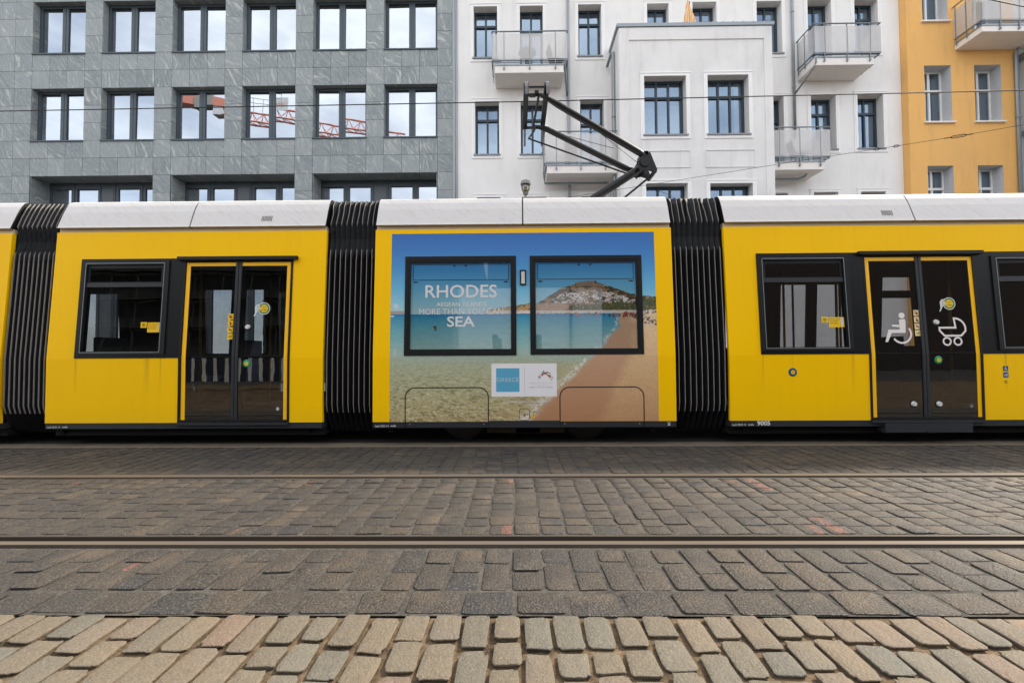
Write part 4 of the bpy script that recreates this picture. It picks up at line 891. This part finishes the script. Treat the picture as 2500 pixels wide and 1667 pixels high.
    for k in range(60):
        x = 1838+pr.rand()*90; y = 722+pr.rand()*105; c = over(c, (np.abs(u-x) < 3+pr.rand()*9)*(np.abs(v-y) < 2+pr.rand()*5), [(70, 48, 40), (190, 178, 160), (110, 66, 50), (60, 80, 90), (206, 196, 180)][k % 5], .85)
    for x, y, a, b, k in ((603, 838, 8, 14, (120, 78, 62)), (596, 832, 5, 5, (60, 40, 36)), (340, 766, 12, 4, (226, 226, 226)), (1455, 762, 16, 5, (196, 84, 74)), (365, 975, 2, 22, (214, 220, 214))): c = over(c, (np.abs(u-x) < a)*(np.abs(v-y) < b), k, .9)
    lum = c @ np.array([.3, .6, .1]); return np.clip(c*.90+lum[..., None]*.10, 0, 1)
def print_grid(name, mat, x0, x1, z0, z1, o, st, holes, parent):
    nx = max(2, int((x1-x0)/st)); nz = max(2, int((z1-z0)/st)); xs_ = np.linspace(x0, x1, nx+1); zs_ = np.linspace(z0, z1, nz+1)
    for h in holes:
        for a in h[:2]: xs_[np.argmin(abs(xs_-a))] = a
        for a in h[2:]: zs_[np.argmin(abs(zs_-a))] = a
    XX, ZZ = np.meshgrid(xs_, zs_); YY = YT+np.maximum(0, ZZ-1.13)*.0606-o
    V = np.stack([XX, YY, ZZ], -1).reshape(-1, 3); idx = np.arange((nx+1)*(nz+1)).reshape(nz+1, nx+1)
    Fq = np.stack([idx[:-1, :-1], idx[:-1, 1:], idx[1:, 1:], idx[1:, :-1]], -1).reshape(-1, 4)
    cx = ((XX[:-1, :-1]+XX[1:, 1:])/2).ravel(); cz = ((ZZ[:-1, :-1]+ZZ[1:, 1:])/2).ravel(); keep = np.ones(len(Fq), bool)
    for h in holes: keep &= ~((cx > h[0]) & (cx < h[1]) & (cz > h[2]) & (cz < h[3]))
    Fq = Fq[keep]; me = bpy.data.meshes.new(name)
    me.vertices.add(len(V)); me.vertices.foreach_set('co', V.ravel().astype(np.float32)); me.loops.add(len(Fq)*4); me.loops.foreach_set('vertex_index', Fq.ravel().astype(np.int32))
    me.polygons.add(len(Fq)); me.polygons.foreach_set('loop_start', np.arange(0, len(Fq)*4, 4, dtype=np.int32)); me.materials.append(MATS[mat]); me.update(calc_edges=True)
    col = np.ones((len(V), 4), np.float32); col[:, :3] = ad_colour(XX, ZZ).reshape(-1, 3)*.93; at = me.color_attributes.new('print', 'FLOAT_COLOR', 'POINT'); at.data.foreach_set('color', col.ravel())
    return link(name, me, parent)
fr_out = [(-1.458, -.008, 1.147, 2.446), (.172, 1.625, 1.153, 2.444)]
ad = print_grid('advertisement', 'ad_print', -1.642, 1.800, .302, 2.753, .0015, .0085, fr_out, tram)
for W, fo in zip((WL, WR), fr_out):
    x0, x1, z0, z1 = W
    m = P_(fo[0], fo[1], fo[2], fo[3], .010, .0005, [(x0-.028, x1+.028, z0-.028, z1+.028)]); P_(x0-.0279, x1+.0279, z0-.0279, z1+.0279, .004, -.05, [W], m)
    w_ = m.build('window', 'frame_black', tram)
    print_grid('pane', 'ad_film', x0-.01, x1+.01, z0-.01, z1+.01, -.014, .0085, [], w_)
    m = MB(); zf = 2.135
    for pts in ([(x0+.025, zf), (x1-.025, zf)], [(x0+.03, zf), (x0+.03, z1-.02)], [(x1-.03, zf), (x1-.03, z1-.02)], [(x0+.03, z1-.022), (x1-.03, z1-.022)]): m.stroke(pts, .007, S, -.0125)
    for xa in (x0+.035, x1-.09): m.poly([(xa, zf-.036), (xa+.055, zf-.036), (xa+.055, zf-.02), (xa, zf-.02)], S, -.0125)
    for xa in ((x0+x1)/2-.10, (x0+x1)/2+.05): m.poly([(xa, z1-.05), (xa+.03, z1-.05), (xa+.03, z1-.03), (xa, z1-.03)], S, -.0125)
    m.build('hopper_outline', 'tram_seal', w_)
    if W is WL: wl_pane = w_
def brush_e(m, x0, x1, z0, z1): m.poly([(x0, z0), (x0+(x1-x0)*.9, z0+(z1-z0)*.55), (x0+(x1-x0)*.2, z0+(z1-z0)*.35)], S, -.0115)
m = text_mb('RHODES', -1.195, -.258, 1.899, 2.069, S, -.012, .012); m.build('lettering', 'text_white', wl_pane)
text_mb('AEGEAN', -1.048, -.742, 1.786, 1.841, S, -.012, .008).build('lettering', 'text_white', wl_pane); text_mb('ISLANDS', -.702, -.400, 1.786, 1.841, S, -.012, .008).build('lettering', 'text_white', wl_pane)
text_mb('MORE THAN YOU CAN', -1.271, -.178, 1.680, 1.757, S, -.012, -.004).build('lettering', 'text_white', wl_pane)
text_mb('SEA', -.908, -.547, 1.518, 1.655, S, -.012, .018).build('lettering', 'text_white', wl_pane)
text_mb('www.aegeanislands.gr', -.189, .369, .525, .570, S, .003, 0).build('lettering', 'text_white', tram)
m = MB(); o = .0028
m.poly([(-.331, .617), (.506, .617), (.506, 1.041), (-.331, 1.041)], S, o, 0); m.poly([(-.271, .679), (.028, .679), (.028, .980), (-.271, .980)], S, o+.0006, 1); m.stroke([(.094, .673), (.094, .989)], .004, S, o+.0006, mi=2)
text_mb('GREECE', -.262, .020, .808, .858, S, o+.0012, -.012, 3, m)
mm = MB()
for k in range(5):
    x = (-.262, -.212, -.163, -.115, -.068)[k]
text_mb('aegean islands', .155, .457, .772, .806, S, o+.0006, -.02, 2, m); text_mb('hospitable by nature', .235, .450, .757, .766, S, o+.0006, -.01, 2, m); text_mb('Region of South Aegean', .154, .457, .725, .748, S, o+.0006, .01, 2, m)
rr = random.Random(4)
for k in range(64):
    a = math.pi*rr.random(); q = rr.uniform(.62, 1.0); x = .357+math.cos(a)*.098*q; z = .825+math.sin(a)*.118*q
    m.disc(x, z, rr.choice((.003, .004, .005, .008, .011)), S, o+.0006+k*.00002, 10, 4+rr.randrange(4))
m.build('advertiser_sign', ['sign_white', 'greece_blue', 'letter_grey', 'text_white', 'dot_navy', 'dot_teal', 'dot_orange', 'dot_navy'], tram)
# hatches over the bogie, filler cap, side lamp
for a, b in ((-1.440, -.372), (.544, 1.614)):
    r_ = .125; pts = [(a, .228), (a, .735-r_)]+arc(a+r_, .735-r_, r_, 180, 90, 10)[1:]+arc(b-r_, .735-r_, r_, 90, 0, 10)+[(b, .228)]
    m = MB().stroke(pts, .013, S, .0028); m.build('hatch_gap_line', 'tram_seal', tram)  # dark ribbon drawn in place of the shaded open gap around each hatch
    for x, z in ((a+.06, .27), (b-.06, .27), (a+.06, .60), (b-.06, .60)): MB().disc(x, z, .008, S, .0028, 10).build('hatch_bolt', 'zinc', tram)
P_(-.371, .543, .226, .312, .004, -.01).build('skirt_flap', 'skirt_grey', tram)
m = MB(); c = (.089, .390); r_ = .035; q = [(c[0]-.065+r_, c[1]-.073+r_), (c[0]+.065-r_, c[1]-.073+r_), (c[0]+.065-r_, c[1]+.073-r_), (c[0]-.065+r_, c[1]+.073-r_)]
m.stroke(arc(*q[0], r_, 180, 270, 6)+arc(*q[1], r_, 270, 360, 6)+arc(*q[2], r_, 0, 90, 6)+arc(*q[3], r_, 90, 180, 6), .006, S, .0028, True); fc = m.build('filler_cap', 'tram_seal', tram); MB().disc(c[0], c[1]-.012, .012, S, .0028, 12).build('cap_lock', 'tram_seal', fc)
m = MB(); m.poly([(.188, .352), (.228, .352), (.228, .368), (.214, .402), (.202, .402), (.188, .368)], S, .003, 0); m.poly([(.204, .368), (.212, .368), (.212, .392), (.204, .392)], S, .0038, 1); m.build('sticker', ['sign_yellow', 'sign_black'], tram)
m = P_(.042, .123, 2.058, 2.256, .018, .001, [(.058, .107, 2.075, 2.24)]); lm = m.build('side_lamp', 'frame_black', tram); P_(.0585, .1065, 2.0755, 2.2395, .012, .002).build('lens', 'btn_grey', lm)
# bogie under the middle car
for x in (-.731, .925):
    for y in (YMID-.76, YMID+.76):
        m = MB(); m.tube([(x, y-.055, .3), (x, y-.05, .3), (x, y+.05, .3), (x, y+.055, .3)], [.27, .3, .3, .27], 28); m.tube([(x, y-.075, .3), (x, y-.056, .3)], .14, 18); m.build('wheel', 'wheel_steel', tram)
m = MB()
for a, b in ((-.40, -.02), (.30, .62)): m.box(a, b, 5.80, 5.95, .13, .22, 0)
m.box(-.2, .45, 5.85, 6.0, .10, .13, 1); m.box(-.6, .8, 5.96, 6.1, .16, .24, 1)
m.build('bogie_frame', ['bogie', 'under_black'], tram)
for x in (-6.0, -2.75, -1.65, 1.75, 2.95): MB().box(x-.03, x+.03, 5.72, 5.78, .15, .225).build('jacking_bracket', 'under_black', tram)

# --- pantograph
ZR = 3.31
pg = MB()
for x in (.55, 1.25):
    for y in (6.5, 7.16): pg.tube([(x, y, ZR-.02), (x, y, ZR+.05), (x, y, ZR+.11)], [.05, .035, .05], 10)
pg.bar((.5, 6.5, ZR+.13), (1.3, 6.5, ZR+.13), .05, .05); pg.bar((.5, 7.16, ZR+.13), (1.3, 7.16, ZR+.13), .05, .05); pg.bar((.7, 6.5, ZR+.13), (.7, 7.16, ZR+.13), .06, .06); pg.bar((1.2, 6.5, ZR+.13), (1.2, 7.16, ZR+.13), .05, .05)
pan = pg.build('pantograph', 'panto_black', tram)
MB().tube([(.70, 6.83, 3.30), (.95, 6.83, 3.425), (1.95, 6.83, 4.06), (2.0, 6.83, 4.10)], [.07, .062, .062, .055], 14).build('lower_arm', 'panto_black', pan, True)
MB().tube([(.36, 6.34, 4.965), (.50, 6.37, 4.905), (.62, 6.40, 4.85), (1.9, 6.70, 4.255), (1.99, 6.72, 4.21)], [.028, .036, .047, .050, .045], 14).build('upper_arm', 'panto_black', pan, True)
MB().tube([(.29, 7.30, 5.00), (.40, 7.27, 4.965), (.52, 7.24, 4.915), (1.75, 6.97, 4.13), (1.90, 6.93, 4.05)], [.028, .036, .046, .048, .043], 14).build('upper_arm', 'panto_black', pan, True)
k = MB()
kp = [(1.86, 4.02), (1.90, 4.14), (1.955, 4.24), (2.02, 4.275), (2.06, 4.21), (2.11, 4.10), (2.155, 3.99), (2.16, 3.935), (2.12, 3.915), (2.09, 3.955), (2.0, 3.985), (1.93, 3.965)]
for ya, yb in ((6.68, 6.705), (6.955, 6.98)):
    n = len(kp); k.add([(x, ya, z) for x, z in kp]+[(x, yb, z) for x, z in kp], [tuple(range(n)), tuple(range(n, 2*n))[::-1]]+[(i, (i+1) % n, n+(i+1) % n, n+i) for i in range(n)])
k.bar((1.99, 6.68, 4.24), (1.99, 6.98, 4.24), .09, .06); k.tube([(1.98, 6.66, 4.10), (1.98, 7.0, 4.10)], .075, 14); k.tube([(2.13, 6.66, 3.95), (2.13, 7.0, 3.95)], .03, 10)
k.bar((2.04, 6.70, 4.25), (2.15, 6.70, 3.97), .03, .05)
k.build('knee_joint', 'panto_black', pan)
MB().tube([(2.13, 6.83, 3.95), (1.15, 6.83, 3.16)], .016, 8).build('coupling_rod', 'panto_black', pan)
MB().tube([(.21, 7.10, 4.69), (1.80, 6.86, 3.975)], .014, 8).build('guide_rod', 'panto_black', pan)
MB().tube([(.335, 7.28, 4.98), (.30, 7.2, 4.86), (.21, 7.10, 4.69)], .016, 8).build('guide_lever', 'panto_black', pan)
MB().tube([(.80, 7.18, 4.78), (1.55, 6.9, 4.42)], .0045, 5).build('tension_wire', 'wire', pan); MB().tube([(1.1, 6.5, 4.60), (1.9, 6.8, 4.14)], .0045, 5).build('tension_wire', 'wire', pan)
m = MB(); m.tube([(1.82, 6.70, 3.98), (1.80, 6.68, 3.88), (1.85, 6.67, 3.83), (1.87, 6.67, 3.90), (1.93, 6.68, 3.97)], .008, 6); m.tube([(1.95, 6.7, 3.98), (2.0, 6.66, 3.92), (2.03, 6.66, 3.86)], .010, 6); m.build('cable_loop', 'panto_black', pan)
for x0 in (.155, .455):
    m = MB(); m.bar((x0, 6.22, 5.035), (x0, 7.42, 5.035), .075, .06); m.build('collector_strip', 'panto_black', pan)
    m = MB()
    m.bar((x0, 6.225, 5.072), (x0, 7.415, 5.072), .030, .012)
    for yy, s_ in ((6.22, -1), (7.42, 1)):
        pth = [(x0, yy, 5.05), (x0, yy+s_*.06, 5.035), (x0, yy+s_*.12, 4.985), (x0, yy+s_*.16, 4.91), (x0, yy+s_*.18, 4.80)]
        for a, b in zip(pth, pth[1:]): m.bar(a, b, .05 if s_ < 0 else .034, .022)
    m.build('collector_horn', 'panto_strip', pan)
m = MB(); m.tube([(.155, 6.26, 5.03), (.455, 6.26, 5.03)], .014, 8); m.bar((.155, 6.38, 4.985), (.455, 6.38, 4.985), .04, .03); m.bar((.155, 7.32, 4.985), (.42, 7.32, 4.985), .04, .03); m.bar((.34, 6.36, 4.955), (.29, 7.32, 4.975), .03, .03)
m.bar((.28, 6.36, 5.0), (.34, 6.36, 5.0), .06, .05); m.tube([(.16, 6.36, 4.97), (.22, 6.34, 4.93), (.28, 6.34, 4.93), (.32, 6.36, 4.97)], .007, 6); m.tube([(.16, 7.3, 4.97), (.20, 7.3, 4.99), (.27, 7.3, 4.97)], .007, 6)
m.build('head_frame', 'panto_black', pan)

# ------------------------------------------------------------------ the near side of the street, seen only in the panes
bh = thing('brick_house', 'dark red brick house mirrored in the glass of the wheelchair door', 'building', (12, -18, 0))
m = MB(); bw_ = [(x, x+1.2, z, z+1.9) for x in np.arange(-.5, 49, 2.6) for z in (1.2, 4.6, 8.0)]
FB = lambda x, z, o: (x, -18+o, z)
m.plate(-2, 50, 0, 11.5, FB, 0, -.2, bw_, edge=False); shell(m, -2, 50, -29, -18.001, 11.5); m.build('front_wall', 'brick_wall', bh)
for h in bw_:
    o = MB().plate(h[0], h[1], h[2], h[3], FB, -.12, -.2, [(h[0]+.08, h[0]+.55, h[2]+.08, h[3]-.08), (h[0]+.65, h[1]-.08, h[2]+.08, h[3]-.08)]).build('window', 'white_frame', bh)
    MB().plate(h[0], h[1], h[2], h[3], FB, -.17, -.18, edge=False).build('pane', 'house_glass', o)
sf = thing('scaffolded_building', 'dark netted scaffold front mirrored in the left door of the tram', 'building', (-9, -18, 0))
m = MB(); m.box(-31, -2.6, -28, -18.6, 0, 11.6); m.build('netted_wall', 'scaffold_net', sf)
for k in range(15): MB().tube([(-30.5+2*k, -18.2, 0), (-30.5+2*k, -18.2, 12.0)], .05, 6).build('upright', 'dark_metal', sf)
for k in range(5): MB().box(-30.8, -2.7, -18.5, -18.0, 2.0+2*k, 2.06+2*k).build('scaffold_board', 'dark_metal', sf)
for k in range(6): MB().tube([(-19.5+3*k, -18.1, 0), (-16.5+3*k, -18.1, 4)], .035, 6).build('brace', 'dark_metal', sf)
fn = thing('site_fence', 'site fence with a navy and white striped banner mirrored in the left door', 'fence', (-8, -3.2, 0))
MB().box(-14, -1.0, -3.25, -3.22, .28, 1.12).build('banner', 'mesh_navy', fn)
for k in range(34): MB().box(-13.9+.38*k, -13.78+.38*k, -3.219, -3.215, .29, 1.11).build('stripe', 'stripe_white', fn)
for k in range(5): MB().tube([(-14+3.2*k, -3.28, 0), (-14+3.2*k, -3.28, 2.0)], .03, 6).build('post', 'crane_grey', fn)
bc = thing('warning_beacon', 'red and white striped roadworks beacon mirrored in the left door', 'beacon', (-4.95, -2.9, 0))
m = MB(); m.box(-5.08, -4.83, -2.92, -2.89, .20, 1.20, 0)
for z in (.3, .72): m.add([(-5.08, -2.888, z), (-4.83, -2.888, z+.25), (-4.83, -2.888, z+.45), (-5.08, -2.888, z+.20)], [(0, 1, 2, 3)], 1)
m.build('board', ['stripe_white', 'crane_red'], bc); MB().box(-5.25, -4.66, -3.05, -2.75, 0, .12).build('foot', 'dark_metal', bc)
cr = thing('tower_crane', 'red lattice tower crane mirrored in the office windows', 'crane', (-45.4, -21, 0))
def jib(a, b, h, n, parent, name, mat, r=.07):
    a, b = Vector(a), Vector(b); d = (b-a)/n; m = MB(); yv = Vector((0, .55, 0)); hv = Vector((0, 0, h))
    for off in (yv, -yv, hv): m.tube([a+off, b+off], r, 6)
    for k in range(n):
        p = a+d*k
        for s_ in (yv, -yv): m.tube([p+s_, p+d/2+hv, p+d+s_], r*.55, 5)
        m.tube([p+yv, p+d-yv], r*.5, 5)
    return m.build(name, mat, parent)
jib((-37.2, -21, 31.5), (-14, -21, 27.9), 1.35, 15, cr, 'jib', 'crane_red', .11)
m = MB(); m.add([(x, y, z) for y in (-21.7, -20.3) for x, z in ((-45.9, 34.0), (-36.6, 32.3), (-36.6, 33.3), (-45.9, 35.6))], [(0, 1, 2, 3), (7, 6, 5, 4), (0, 4, 5, 1), (1, 5, 6, 2), (2, 6, 7, 3), (3, 7, 4, 0)]); m.build('machinery_deck', 'crane_red', cr)
m = MB()
for k in range(7): m.tube([(-36.4+1.2*k, -20.4, 32.6-.19*k), (-36.4+1.2*k, -20.4, 34.4-.19*k)], .035, 5)
for dz in (.7, 1.35): m.tube([(-36.4, -20.4, 33.05+dz), (-29.2, -20.4, 31.9+dz)], .035, 5)
m.build('walkway_rail', 'crane_grey', cr)
MB().box(-38.4, -37.1, -21.5, -20.4, 31.4, 33.6).build('cab', 'stripe_white', cr); MB().box(-40.6, -38.41, -21.6, -20.2, 32.6, 34.0).build('counterweight', 'crane_grey', cr)
m = MB(); m.box(-30.6, -28.4, -20.42, -20.38, 31.2, 32.8, 0); text_mb('Liebherr', 28.6, 30.4, 31.75, 32.35, lambda x, z, o: (-x, -20.37+o, z), .001, .01, 1, m); m.build('name_board', ['stripe_white', 'crane_red'], cr)
m = MB()
for x in (-45.85, -44.95):
    for y in (-21.6, -20.4): m.tube([(x, y, 0), (x, y, 36)], .12, 6)
for k in range(18): m.tube([(-45.85, -20.4, 2*k), (-44.95, -20.4, 2*k+2)], .06, 5)
m.build('mast', 'crane_red', cr)
